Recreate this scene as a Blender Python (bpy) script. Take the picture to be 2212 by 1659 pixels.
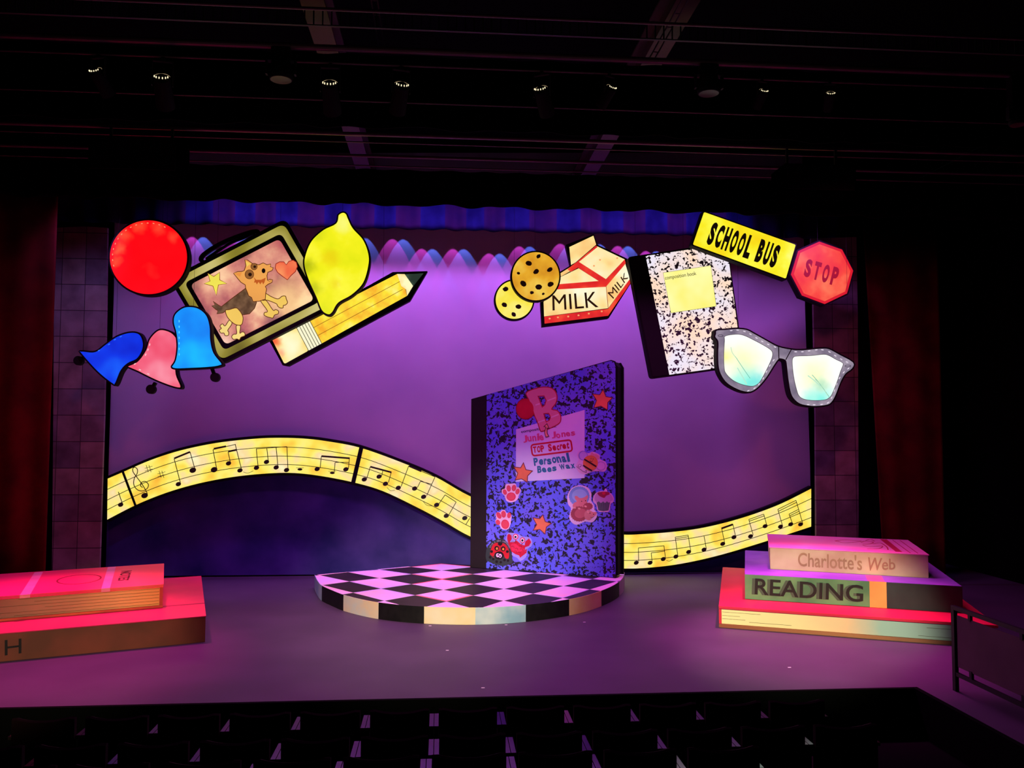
import bpy, bmesh, math, random
from mathutils import Vector, Matrix
from mathutils.geometry import tessellate_polygon
random.seed(7)
R = math.radians
for o in list(bpy.data.objects): bpy.data.objects.remove(o, do_unlink=True)
scn = bpy.context.scene
COL = scn.collection

# ------------------------------------------------------------------ camera
F_PX, CX, CY = 1830.0, 1106.0, 829.5
YAW, PITCH, ROLL = 0.0817, math.atan(0.0549), 0.0032
CAM = Vector((-0.31, 0.0, 2.7))
FW = Vector((math.sin(YAW)*math.cos(PITCH), math.cos(YAW)*math.cos(PITCH), math.sin(PITCH)))
R0 = Vector((math.cos(YAW), -math.sin(YAW), 0))
U0 = R0.cross(FW)
RT = (R0*math.cos(ROLL) + U0*math.sin(ROLL)).normalized()
UP = RT.cross(FW).normalized()
cd = bpy.data.cameras.new('camera'); cam = bpy.data.objects.new('camera', cd); COL.objects.link(cam)
cd.sensor_width = 36; cd.sensor_fit = 'HORIZONTAL'; cd.lens = F_PX*36/2212; cd.clip_end = 200
m = Matrix.Identity(4)
for i in range(3):
    m[i][0] = RT[i]; m[i][1] = UP[i]; m[i][2] = -FW[i]; m[i][3] = CAM[i]
cam.matrix_world = m
scn.camera = cam

# ------------------------------------------------------------------ view + world
scn.view_settings.view_transform = 'Standard'; scn.view_settings.look = 'None'
scn.view_settings.exposure = 0; scn.view_settings.gamma = 1
scn.view_settings.use_curve_mapping = False
w = bpy.data.worlds.new('world'); scn.world = w; w.use_nodes = True
w.node_tree.nodes['Background'].inputs[0].default_value = (0.5, 0.5, 0.6, 1)
w.node_tree.nodes['Background'].inputs[1].default_value = 0.0008

# ------------------------------------------------------------------ lights
def aim(o, loc, tgt):
    o.location = loc
    o.rotation_euler = (Vector(tgt)-Vector(loc)).to_track_quat('-Z', 'Y').to_euler()
def spot(name, loc, tgt, color, watts, ang, blend=0.3, size=0.08):
    l = bpy.data.lights.new(name, 'SPOT'); l.energy = watts; l.color = color
    l.spot_size = R(ang); l.spot_blend = blend; l.shadow_soft_size = size
    o = bpy.data.objects.new(name, l); COL.objects.link(o); aim(o, loc, tgt); return o
def area(name, loc, tgt, color, watts, sx, sy, spread=180):
    l = bpy.data.lights.new(name, 'AREA'); l.shape = 'RECTANGLE'; l.size = sx; l.size_y = sy
    l.energy = watts; l.color = color; l.spread = R(spread)
    o = bpy.data.objects.new(name, l); COL.objects.link(o); aim(o, loc, tgt); return o
area('cyc_wash_violet', (0.2, 14.75, 7.25), (0.2, 16.1, 3.9), (0.47, 0.14, 1.0), 165, 9.8, 0.2, 118)
area('cyc_wash_magenta', (0.2, 14.55, 7.25), (0.2, 16.1, 2.9), (1.0, 0.16, 0.90), 46, 8.5, 0.2, 110)
lr = random.Random(5)
x = -5.0
while x < 4.5:
    zj = lr.uniform(-0.10, 0.05) - (0.12 if -0.9 < x < 0.6 else 0)
    spot('cyc_spot_pink', (x, 15.88, 6.80+zj), (x, 15.91, 5.8), (1.0, 0.08, 0.95), 30, 44, 0.04, 0.008)
    spot('cyc_spot_blue', (x+0.19, 15.88, 6.80+zj), (x+0.21, 15.91, 5.8), (0.12, 0.20, 1.0), 46, 44, 0.04, 0.008)
    x += lr.uniform(0.52, 0.82)
area('stage_top_violet', (0.3, 12.25, 6.12), (0.3, 11.2, 0), (1.0, 0.14, 0.93), 280, 10.5, 0.4, 130)
spot('stage_front_centre', (-0.5, -1.0, 6.1), (-0.55, 12.0, 0.25), (1.0, 0.86, 0.64), 7600, 20, 0.9, 0.12)
spot('notebook_front', (-1.2, -1.4, 4.5), (0.9, 13.2, 1.3), (0.80, 0.86, 1.0), 5600, 11.5, 1.0, 0.12)
spot('platform_pink', (-0.8, 10.6, 6.7), (-1.1, 13.0, 0.2), (1.0, 0.34, 0.50), 460, 56, 0.8, 0.12)
spot('notebook_blue', (-0.9, 8.3, 5.9), (0.75, 13.3, 0.7), (0.12, 0.26, 1.0), 170, 28, 0.9, 0.12)
spot('books_left_magenta', (-5.0, 12.3, 6.1), (-5.0, 10.7, 0.5), (1.0, 0.02, 0.36), 2400, 48, 0.9, 0.12)
spot('books_left_front', (-1.6, -1.4, 4.6), (-4.5, 9.9, 0.35), (1.0, 0.84, 0.60), 3000, 14, 0.8, 0.12)
spot('books_right_magenta', (4.9, 12.4, 6.1), (4.6, 11.0, 0.6), (1.0, 0.03, 0.56), 2900, 44, 0.9, 0.12)
spot('books_right_front', (-3.2, -1.0, 6.1), (4.2, 10.6, 0.42), (1.0, 0.92, 0.66), 10500, 13, 0.6, 0.08)
spot('column_left_violet', (-5.6, 13.0, 6.4), (-6.7, 15.3, 3.6), (0.40, 0.24, 1.0), 150, 75, 1.0, 0.15)
spot('column_right_violet', (5.6, 13.0, 6.4), (6.5, 15.3, 3.9), (0.60, 0.14, 1.0), 260, 70, 1.0, 0.15)
spot('curtain_left_red', (-4.0, 9.2, 5.9), (-7.4, 13.4, 2.0), (1.0, 0.10, 0.20), 200, 70, 1.0, 0.2)
spot('curtain_right_red', (4.0, 9.2, 5.9), (7.3, 14.2, 2.2), (1.0, 0.10, 0.20), 200, 70, 1.0, 0.2)
area('overhead_bounce_fill', (0, 7.5, 5.0), (0, 9.0, 7.4), (1.0, 0.52, 0.60), 3.0, 8, 0.5)  # added unseen fill, stands in for stage bounce on pipes and beams

# ------------------------------------------------------------------ pixel helpers
def ray(px, py): return FW + RT*((px-CX)/F_PX) + UP*((CY-py)/F_PX)
class Plane:
    def __init__(s, o, u, v):
        s.o = Vector(o); s.u = Vector(u).normalized(); s.v = Vector(v); s.v = (s.v - s.u*s.v.dot(s.u)).normalized()
        s.n = s.u.cross(s.v)
    def hit(s, px, py):
        d = ray(px, py); t = (s.o-CAM).dot(s.n)/d.dot(s.n)
        return CAM + d*t
    def loc(s, px, py):
        q = s.hit(px, py)-s.o; return (q.dot(s.u), q.dot(s.v))
def vplane(Y): return Plane((0, Y, 0), (1, 0, 0), (0, 0, 1))
def hplane(z): return Plane((0, 0, z), (1, 0, 0), (0, 1, 0))
def zoom(s, ox, oy): return lambda x, y: (x/s+ox, y/s+oy)
z1 = zoom(2.765, 140, 430); z2 = zoom(2.6976, 1040, 430); z4 = zoom(2.6333, 200, 920)
zr = zoom(5.027, 1330, 1030); zg = zoom(6.506, 1520, 690); zn = zoom(6.9125, 1100, 820)
zs = zoom(7.373, 1040, 1030); zd = zoom(5.529, 380, 480); zb = zoom(3.19, 980, 760)
zk = zoom(3.107, 1500, 1030); zl = zoom(4.424, 0, 1180); zp = lambda x, y: (x, y)

# ------------------------------------------------------------------ materials
def lin(c):
    def f(v):
        v /= 255.0
        return v/12.92 if v <= 0.04045 else ((v+0.055)/1.055)**2.4
    return (f(c[0]), f(c[1]), f(c[2]), 1)
MC = {}
def paint(c, rough=0.7, c2=None, scale=3.0, spec=0.3, metal=0.0, detail=3):
    key = ('p', c, rough, c2, scale, spec, metal)
    if key in MC: return MC[key]
    mt = bpy.data.materials.new('paint'); mt.use_nodes = True; nt = mt.node_tree
    b = nt.nodes['Principled BSDF']; b.inputs['Roughness'].default_value = rough
    b.inputs['Specular IOR Level'].default_value = spec; b.inputs['Metallic'].default_value = metal
    tc = nt.nodes.new('ShaderNodeTexCoord'); n = nt.nodes.new('ShaderNodeTexNoise')
    n.inputs['Scale'].default_value = scale; n.inputs['Detail'].default_value = detail
    r = nt.nodes.new('ShaderNodeValToRGB')
    cc = c2 if c2 else tuple(v*0.9 for v in c)
    r.color_ramp.elements[0].position = 0.35; r.color_ramp.elements[0].color = lin(c)
    r.color_ramp.elements[1].position = 0.68; r.color_ramp.elements[1].color = lin(cc)
    nt.links.new(tc.outputs['Object'], n.inputs['Vector']); nt.links.new(n.outputs['Fac'], r.inputs[0])
    nt.links.new(r.outputs[0], b.inputs['Base Color'])
    MC[key] = mt; return mt
def ramp_set(r, stops):
    e = r.color_ramp.elements
    while len(e) > 1: e.remove(e[-1])
    e[0].position = stops[0][0]; e[0].color = lin(stops[0][1])
    for p, c in stops[1:]:
        x = e.new(p); x.color = lin(c)
def glow(stops, scale=1.5, strength=1.05, spots=(), stretch=(1, 1, 1), detail=2, seed=0, rough=0.5):
    """backlit translucent sheet: emission from a noise ramp, with soft tinted patches of their own place"""
    mt = bpy.data.materials.new('backlit_sheet'); mt.use_nodes = True; nt = mt.node_tree
    b = nt.nodes['Principled BSDF']; b.inputs['Base Color'].default_value = (0.02, 0.02, 0.02, 1)
    b.inputs['Roughness'].default_value = rough; b.inputs['Specular IOR Level'].default_value = 0.1
    tc = nt.nodes.new('ShaderNodeTexCoord'); mp = nt.nodes.new('ShaderNodeMapping')
    mp.inputs['Scale'].default_value = stretch; mp.inputs['Location'].default_value = (seed*3.7, seed*1.9, seed)
    n = nt.nodes.new('ShaderNodeTexNoise'); n.inputs['Scale'].default_value = scale; n.inputs['Detail'].default_value = detail
    r = nt.nodes.new('ShaderNodeValToRGB'); ramp_set(r, stops)
    L = nt.links.new
    L(tc.outputs['Object'], mp.inputs['Vector']); L(mp.outputs[0], n.inputs['Vector']); L(n.outputs['Fac'], r.inputs[0])
    out = r.outputs[0]
    n2 = None
    for (sx, sy, rad, col, amt) in spots:
        if n2 is None:
            n2 = nt.nodes.new('ShaderNodeTexNoise'); n2.inputs['Scale'].default_value = 5
            L(tc.outputs['Object'], n2.inputs['Vector'])
            mxv = nt.nodes.new('ShaderNodeVectorMath'); mxv.operation = 'MULTIPLY_ADD'
            L(n2.outputs['Color'], mxv.inputs[0]); mxv.inputs[1].default_value = (0.18, 0.18, 0); L(tc.outputs['Object'], mxv.inputs[2])
        d = nt.nodes.new('ShaderNodeVectorMath'); d.operation = 'DISTANCE'
        L(mxv.outputs[0], d.inputs[0]); d.inputs[1].default_value = (sx+0.09, sy+0.09, 0.02)
        mr = nt.nodes.new('ShaderNodeMapRange'); mr.interpolation_type = 'SMOOTHSTEP'
        mr.inputs['From Min'].default_value = rad; mr.inputs['From Max'].default_value = 0.0
        mr.inputs['To Min'].default_value = 0; mr.inputs['To Max'].default_value = amt
        L(d.outputs['Value'], mr.inputs['Value'])
        mx = nt.nodes.new('ShaderNodeMix'); mx.data_type = 'RGBA'
        L(mr.outputs[0], mx.inputs[0]); L(out, mx.inputs[6]); mx.inputs[7].default_value = lin(col)
        out = mx.outputs[2]
    L(out, b.inputs['Emission Color']); b.inputs['Emission Strength'].default_value = strength
    return mt
def flat_glow(c, s=1.0):
    key = ('g', c, s)
    if key in MC: return MC[key]
    MC[key] = glow([(0.3, c), (0.7, tuple(v*0.95 for v in c))], strength=s); return MC[key]
def marble(light, dark, scale, emit=0.0, light2=None, thr=0.5, seed=0):
    """composition-book marbling: dark blots on a light sheet"""
    mt = bpy.data.materials.new('marbled_cover'); mt.use_nodes = True; nt = mt.node_tree; L = nt.links.new
    b = nt.nodes['Principled BSDF']; b.inputs['Roughness'].default_value = 0.65
    tc = nt.nodes.new('ShaderNodeTexCoord')
    mp = nt.nodes.new('ShaderNodeMapping'); mp.inputs['Location'].default_value = (seed, seed, 0.0)
    L(tc.outputs['Object'], mp.inputs['Vector'])
    n = nt.nodes.new('ShaderNodeTexNoise'); n.inputs['Scale'].default_value = scale; n.inputs['Detail'].default_value = 2.5
    n.inputs['Distortion'].default_value = 0.8; n.inputs['Roughness'].default_value = 0.6
    L(mp.outputs[0], n.inputs['Vector'])
    v = nt.nodes.new('ShaderNodeTexVoronoi'); v.inputs['Scale'].default_value = scale*1.25
    L(mp.outputs[0], v.inputs['Vector'])
    # blots: noise high OR near small voronoi centres
    a = nt.nodes.new('ShaderNodeMath'); a.operation = 'GREATER_THAN'; a.inputs[1].default_value = thr+0.045
    L(n.outputs['Fac'], a.inputs[0])
    ad = nt.nodes.new('ShaderNodeMath'); ad.operation = 'MULTIPLY_ADD'; ad.inputs[1].default_value = -1.5; ad.inputs[2].default_value = 1.03
    L(n.outputs['Fac'], ad.inputs[0])
    c = nt.nodes.new('ShaderNodeMath'); c.operation = 'LESS_THAN'
    L(v.outputs['Distance'], c.inputs[0])
    iv = nt.nodes.new('ShaderNodeMath'); iv.operation = 'MULTIPLY_ADD'; iv.inputs[1].default_value = 1.3; iv.inputs[2].default_value = -0.365
    L(n.outputs['Fac'], iv.inputs[0]); L(iv.outputs[0], c.inputs[1])
    mxm = nt.nodes.new('ShaderNodeMath'); mxm.operation = 'MAXIMUM'; L(a.outputs[0], mxm.inputs[0]); L(c.outputs[0], mxm.inputs[1])
    n2 = nt.nodes.new('ShaderNodeTexNoise'); n2.inputs['Scale'].default_value = 1.6; L(tc.outputs['Object'], n2.inputs['Vector'])
    r = nt.nodes.new('ShaderNodeValToRGB')
    if light2: ramp_set(r, [(0.38, light), (0.62, light2)])
    else: ramp_set(r, [(0.3, light), (0.7, light)])
    L(n2.outputs['Fac'], r.inputs[0])
    mx = nt.nodes.new('ShaderNodeMix'); mx.data_type = 'RGBA'
    L(mxm.outputs[0], mx.inputs[0]); L(r.outputs[0], mx.inputs[6]); mx.inputs[7].default_value = lin(dark)
    if emit:
        b.inputs['Base Color'].default_value = (0.03, 0.03, 0.03, 1)
        L(mx.outputs[2], b.inputs['Emission Color']); b.inputs['Emission Strength'].default_value = emit
    else: L(mx.outputs[2], b.inputs['Base Color'])
    return mt
def gradpaint(stops, length, rough=0.6, noise=0.12, axis=0):
    """painted left-to-right colour change along the object, brushed"""
    mt = bpy.data.materials.new('brushed_paint'); mt.use_nodes = True; nt = mt.node_tree; L = nt.links.new
    b = nt.nodes['Principled BSDF']; b.inputs['Roughness'].default_value = rough; b.inputs['Specular IOR Level'].default_value = 0.3
    tc = nt.nodes.new('ShaderNodeTexCoord'); s = nt.nodes.new('ShaderNodeSeparateXYZ'); L(tc.outputs['Object'], s.inputs[0])
    n = nt.nodes.new('ShaderNodeTexNoise'); n.inputs['Scale'].default_value = 2.5; n.inputs['Detail'].default_value = 3
    L(tc.outputs['Object'], n.inputs['Vector'])
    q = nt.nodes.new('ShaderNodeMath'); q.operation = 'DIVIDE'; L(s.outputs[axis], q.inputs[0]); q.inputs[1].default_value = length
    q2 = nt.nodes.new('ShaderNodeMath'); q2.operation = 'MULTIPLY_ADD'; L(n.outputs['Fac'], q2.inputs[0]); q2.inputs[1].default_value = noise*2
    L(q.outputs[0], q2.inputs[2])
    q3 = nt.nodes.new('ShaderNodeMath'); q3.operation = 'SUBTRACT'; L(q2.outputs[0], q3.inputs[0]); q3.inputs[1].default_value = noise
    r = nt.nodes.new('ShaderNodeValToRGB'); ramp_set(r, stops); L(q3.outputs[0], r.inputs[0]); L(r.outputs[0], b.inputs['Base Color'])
    return mt
BLACK = paint((12, 10, 12), 0.8, spec=0.2)
MASK = paint((5, 5, 6), 0.95, spec=0.05)
METAL = paint((70, 60, 62), 0.45, spec=0.5, metal=0.6)
DKMETAL = paint((26, 24, 26), 0.5, spec=0.4)
INK = flat_glow((30, 12, 8), 0.6)

# ------------------------------------------------------------------ object helpers
def tag(o, label=None, cat=None, group=None, kind=None):
    if label: o['label'] = label
    if cat: o['category'] = cat
    if group: o['group'] = group
    if kind: o['kind'] = kind
    return o
def empty(name, mat, label, cat, group=None):
    o = bpy.data.objects.new(name, None); COL.objects.link(o)
    o.empty_display_size = 0.1; o.matrix_world = mat
    return tag(o, label, cat, group)
def frame_on(pl, px, py):
    p = pl.hit(px, py); mm = Matrix.Identity(4)
    for i in range(3): mm[i][0] = pl.u[i]; mm[i][1] = pl.v[i]; mm[i][2] = pl.n[i]; mm[i][3] = p[i]
    return mm
def copy_tree(o, parent=None):
    c = o.copy(); COL.objects.link(c)
    if parent: c.parent = parent
    for ch in list(o.children): copy_tree(ch, c)
    return c
def smooth(pts, n=6, closed=True):
    """Catmull-Rom through the points"""
    out = []; N = len(pts)
    rng = range(N) if closed else range(N-1)
    for i in rng:
        if closed: p0, p1, p2, p3 = pts[i-1], pts[i], pts[(i+1) % N], pts[(i+2) % N]
        else: p0, p1, p2, p3 = pts[max(i-1, 0)], pts[i], pts[i+1], pts[min(i+2, N-1)]
        for k in range(n):
            t = k/n
            out.append(tuple(0.5*((2*p1[a]) + (-p0[a]+p2[a])*t + (2*p0[a]-5*p1[a]+4*p2[a]-p3[a])*t*t + (-p0[a]+3*p1[a]-3*p2[a]+p3[a])*t**3) for a in (0, 1)))
    if not closed: out.append(tuple(pts[-1]))
    return out
def area2(p): return sum(p[i-1][0]*p[i][1]-p[i][0]*p[i-1][1] for i in range(len(p)))/2
def inset(pts, d):
    """move the outline inwards by d (in the points' own units)"""
    s = 1 if area2(pts) > 0 else -1
    out = []; N = len(pts)
    for i in range(N):
        a, b, c = Vector(pts[i-1]), Vector(pts[i]), Vector(pts[(i+1) % N])
        e1 = (b-a); e2 = (c-b)
        if e1.length < 1e-9 or e2.length < 1e-9: out.append(tuple(b)); continue
        e1.normalize(); e2.normalize()
        n1 = Vector((-e1.y, e1.x))*s; n2 = Vector((-e2.y, e2.x))*s
        bis = n1+n2
        if bis.length < 1e-6: out.append(tuple(b+n1*d)); continue
        bis.normalize(); k = d/max(bis.dot(n1), 0.4)
        out.append(tuple(b+bis*k))
    return out
def rounded(pts, r, n=5):
    out = []; N = len(pts)
    for i in range(N):
        a, b, c = Vector(pts[i-1]), Vector(pts[i]), Vector(pts[(i+1) % N])
        p = b+(a-b).normalized()*r; q = b+(c-b).normalized()*r
        for k in range(n+1):
            t = k/n; out.append(tuple(p*(1-t)**2 + b*2*t*(1-t) + q*t*t))
    return out
def ell(cx, cy, rx, ry=None, rot=0, n=24):
    ry = rx if ry is None else ry; c, s = math.cos(R(rot)), math.sin(R(rot))
    return [(cx+rx*math.cos(t)*c-ry*math.sin(t)*s, cy+rx*math.cos(t)*s+ry*math.sin(t)*c) for t in [2*math.pi*i/n for i in range(n)]]
class Mesh:
    """collects shapes in local coordinates and links them as ONE mesh object"""
    def __init__(s, tr=None): s.v = []; s.f = []; s.mi = []; s.mats = []; s.tr = tr or (lambda p: p); s.calls = []
    def mat(s, m_):
        if m_ not in s.mats: s.mats.append(m_)
        return s.mats.index(m_)
    def raw(s, verts, faces, m_):
        k = s.mat(m_); b = len(s.v); s.v += [tuple(x) for x in verts]
        s.calls.append((b, len(s.v), len(s.f), len(s.f)+len(faces)))
        for f in faces: s.f.append(tuple(b+i for i in f)); s.mi.append(k)
    def poly(s, pts, h0, h1, m_, holes=(), side=None):
        loops = [[s.tr(p) for p in pts]] + [[s.tr(p) for p in h] for h in holes]
        for i, l in enumerate(loops):
            a = area2(l)
            if (i == 0 and a < 0) or (i > 0 and a > 0): l.reverse()
        tris = tessellate_polygon([[Vector((x, y, 0)) for x, y in l] for l in loops])
        fl = [p for l in loops for p in l]; N = len(fl)
        top = [(x, y, h1) for x, y in fl]; bot = [(x, y, h0) for x, y in fl]
        ft = []; fb = []
        for t in tris:
            a = area2([fl[i] for i in t])
            if abs(a) < 1e-12: continue
            if a < 0: t = (t[0], t[2], t[1])
            ft.append(tuple(t)); fb.append((t[0]+N, t[2]+N, t[1]+N))
        s.raw(top+bot, ft+fb, m_)
        b0 = 0; sf = []
        for l in loops:
            n = len(l)
            for i in range(n):
                j = (i+1) % n; sf.append((b0+i, b0+i+N, b0+j+N, b0+j))
            b0 += n
        s.raw(top+bot, sf, side or m_)
    def stroke(s, pts, w, h0, h1, m_, closed=False):
        """ribbon of width w (local units) along the points"""
        q = [Vector(s.tr(p)) for p in pts]; N = len(q)
        if N < 2: return
        Ls = []; Rs = []
        for i in range(N):
            if closed: d = q[(i+1) % N]-q[i-1]
            else: d = q[min(i+1, N-1)]-q[max(i-1, 0)]
            if d.length < 1e-9: d = Vector((1, 0))
            d.normalize(); n = Vector((-d.y, d.x))*w/2
            Ls.append(q[i]+n); Rs.append(q[i]-n)
        vs = []
        for h in (h0, h1):
            vs += [(p.x, p.y, h) for p in Ls]+[(p.x, p.y, h) for p in Rs]
        fs = []; M2 = 2*N
        for i in range(N if closed else N-1):
            j = (i+1) % N
            fs.append((M2+i, M2+N+i, M2+N+j, M2+j))
            fs.append((i, j, N+j, N+i))
            fs.append((i, M2+i, M2+j, j)); fs.append((N+i, N+j, M2+N+j, M2+N+i))
        if not closed:
            fs.append((0, N, M2+N, M2)); fs.append((N-1, M2+N-1, M2+2*N-1, 2*N-1))
        s.raw(vs, fs, m_)
    def box(s, a, b, m_, cross=None):
        (x0, y0, z0), (x1, y1, z1_) = a, b
        vs = [(x0, y0, z0), (x1, y0, z0), (x1, y1, z0), (x0, y1, z0), (x0, y0, z1_), (x1, y0, z1_), (x1, y1, z1_), (x0, y1, z1_)]
        if cross: vs = [cross(v) for v in vs]
        s.raw(vs, [(0, 3, 2, 1), (4, 5, 6, 7), (0, 1, 5, 4), (1, 2, 6, 5), (2, 3, 7, 6), (3, 0, 4, 7)], m_)
    def tube(s, p, q, r, m_, r2=None, n=14):
        p, q = Vector(p), Vector(q); d = (q-p).normalized(); r2 = r if r2 is None else r2
        a = d.orthogonal().normalized(); b = d.cross(a)
        vs = [p+(a*math.cos(2*math.pi*i/n)+b*math.sin(2*math.pi*i/n))*r for i in range(n)]
        vs += [q+(a*math.cos(2*math.pi*i/n)+b*math.sin(2*math.pi*i/n))*r2 for i in range(n)]
        s.raw(vs, [(i, (i+1) % n, n+(i+1) % n, n+i) for i in range(n)]+[tuple(range(n-1, -1, -1)), tuple(range(n, 2*n))], m_)
    def split(s, name, parent, tol=0.0):
        """each separate piece (pieces that touch in plan stay together) as a part of its own"""
        boxes = []
        for (v0, v1, f0, f1) in s.calls:
            xs = [v[0] for v in s.v[v0:v1]]; ys = [v[1] for v in s.v[v0:v1]]
            boxes.append([min(xs)-tol, max(xs)+tol, min(ys)-tol, max(ys)+tol])
        grp = list(range(len(boxes)))
        def fd(i):
            while grp[i] != i: i = grp[i]
            return i
        for i in range(len(boxes)):
            for j in range(i):
                a, b = boxes[i], boxes[j]
                if a[0] < b[1] and b[0] < a[1] and a[2] < b[3] and b[2] < a[3]: grp[fd(i)] = fd(j)
        out = {}
        for i, (v0, v1, f0, f1) in enumerate(s.calls):
            m_ = out.setdefault(fd(i), Mesh())
            m_.raw(s.v[v0:v1], [tuple(q-v0 for q in f) for f in s.f[f0:f1]], s.mats[s.mi[f0]])
        return [m_.build(name, parent) for m_ in out.values()]
    def build(s, name, parent=None, world=None, bevel=0, smooth_=False):
        me = bpy.data.meshes.new(name); me.from_pydata(s.v, [], s.f)
        for m_ in s.mats: me.materials.append(m_)
        me.polygons.foreach_set('material_index', s.mi)
        if smooth_: me.polygons.foreach_set('use_smooth', [True]*len(me.polygons))
        me.update()
        o = bpy.data.objects.new(name, me); COL.objects.link(o)
        if parent: o.parent = parent
        if world is not None: o.matrix_world = world
        if bevel:
            bm = bmesh.new(); bm.from_mesh(me); bmesh.ops.remove_doubles(bm, verts=bm.verts, dist=1e-5)
            bmesh.ops.bevel(bm, geom=[e for e in bm.edges if len(e.link_faces) == 2 and e.calc_face_angle(0) > 0.6], offset=bevel, segments=2, affect='EDGES')
            bm.to_mesh(me); bm.free()
        return o
def text_mesh(M, string, quad, h0, h1, mt, bold=0.0, tr=None):
    """lettering stretched onto a quad BL, BR, TR, TL (in M's input units)"""
    cu = bpy.data.curves.new('lettering', 'FONT'); cu.body = string; cu.offset = bold; cu.extrude = 0.01
    cu.resolution_u = 4
    to = bpy.data.objects.new('lettering', cu)
    me = to.to_mesh()
    vs = [v.co.copy() for v in me.vertices]; fs = [tuple(p.vertices) for p in me.polygons]
    x0 = min(v.x for v in vs); x1 = max(v.x for v in vs); y0 = min(v.y for v in vs); y1 = max(v.y for v in vs)
    q = [Vector(M.tr(p)) for p in quad]; out = []
    for v in vs:
        s_, t_ = (v.x-x0)/(x1-x0), (v.y-y0)/(y1-y0)
        p = (q[0]*(1-s_)+q[1]*s_)*(1-t_)+(q[3]*(1-s_)+q[2]*s_)*t_
        out.append((p.x, p.y, h1 if v.z > 0 else h0))
    to.to_mesh_clear(); bpy.data.objects.remove(to); bpy.data.curves.remove(cu)
    M.raw(out, fs, mt)

def condensed(M, word, quad, h0, h1, mt, bold=0.0, gap=0.22):
    """tall narrow capitals, one cell per letter"""
    q = [Vector(p) for p in quad]; n = len(word); wts = [0.45 if c == 'I' else 0.6 if c == ' ' else 1 for c in word]; tot = sum(wts); acc = 0
    for c, w_ in zip(word, wts):
        a, b = acc/tot, (acc+w_*(1-gap))/tot; acc += w_
        if c == ' ': continue
        k = tot/(tot-gap*wts[-1]); a *= k; b *= k
        L_ = lambda s_, t_: tuple((q[0]*(1-s_)+q[1]*s_)*(1-t_)+(q[3]*(1-s_)+q[2]*s_)*t_)
        text_mesh(M, c, [L_(a, 0), L_(b, 0), L_(b, 1), L_(a, 1)], h0, h1, mt, bold)
class Thing:
    """a flat-fronted prop standing on a plane: an Empty and its parts, local X right, Y up, Z to the front"""
    def __init__(s, name, pl, cx, cy, label, cat, group=None):
        s.pl = pl; s.c = pl.loc(cx, cy); s.e = empty(name, frame_on(pl, cx, cy), label, cat, group)
        s.px = ((pl.hit(cx+1, cy)-pl.hit(cx, cy)).length)      # metres per pixel there
    def tr(s, z):
        def f(p):
            a = s.pl.loc(*z(*p)); return (a[0]-s.c[0], a[1]-s.c[1])
        return f
    def mesh(s, z=zp): return Mesh(s.tr(z))
    def at(s, z, x, y): return s.tr(z)((x, y))
def wires(t, pts, z, top=6.8315):
    """thin steel cables from the prop up to the batten"""
    Y0 = t.e.matrix_world.translation.y
    yb = min((y for y in (13.54, 13.70, 13.86, 14.02, 14.28) if y > Y0+0.015), default=14.28); dz = Y0-yb
    for (x, y) in pts:
        a = t.at(z, x, y); oz = t.e.matrix_world.translation.z
        M = Mesh(); M.tube((a[0], a[1], dz), (a[0], top-oz, dz), 0.0022, DKMETAL, n=6); M.build('hanging_wire', t.e)

# ================================================================== SETTING
def struct(M, name, **k):
    o = M.build(name, **k); o['kind'] = 'structure'; return o
STAGE = paint((66, 60, 72), 0.55, (76, 68, 82), 0.9, spec=0.3)
stage = Mesh(); SF = 8.75
stage.box((-10, SF, -0.5), (10, 17.2, 0), STAGE)
stage.box((4.72, 4.0, -0.5), (10, SF-0.0005, 0), STAGE)
struct(stage, 'floor_stage')
M = Mesh(); EDGE = paint((6, 7, 6), 0.9, spec=0.03)
M.box((-10, SF-0.05, -0.5), (4.66, SF-0.002, 0.004), EDGE); struct(M, 'trim_1')
M = Mesh(); M.box((4.662, 4.0, -0.5), (4.718, SF-0.002, 0.004), EDGE); struct(M, 'trim_2')
M = Mesh(); AUD = paint((7, 7, 8), 0.95, spec=0.03)
M.box((-10, 7.45, -0.62), (4.66, 8.69, -0.45), AUD)
for k in range(4):
    y0_, y1, zf_ = ((6.70, 7.449, -0.45), (5.96, 6.699, -0.36), (5.20, 5.959, -0.25), (4.24, 5.199, -0.15))[k]
    M.box((-10, y0_, -0.62), (4.66, y1, zf_), AUD)
M.box((-10, -2, -0.62), (4.66, 4.23, -0.14), AUD)
struct(M, 'floor_auditorium')
M = Mesh(); M.box((-10, 17.25, -0.5), (10, 17.4, 8.2), MASK); struct(M, 'wall_back')
M = Mesh(); M.box((-10.2, -2, -0.62), (-10.02, 17.4, 8.2), MASK); struct(M, 'wall_left')
M = Mesh(); M.box((10.02, -2, -0.62), (10.2, 17.4, 8.2), MASK); struct(M, 'wall_right')
M = Mesh(); M.box((-10, -2, 8.22), (10, 17.4, 8.4), MASK); struct(M, 'ceiling')

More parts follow.
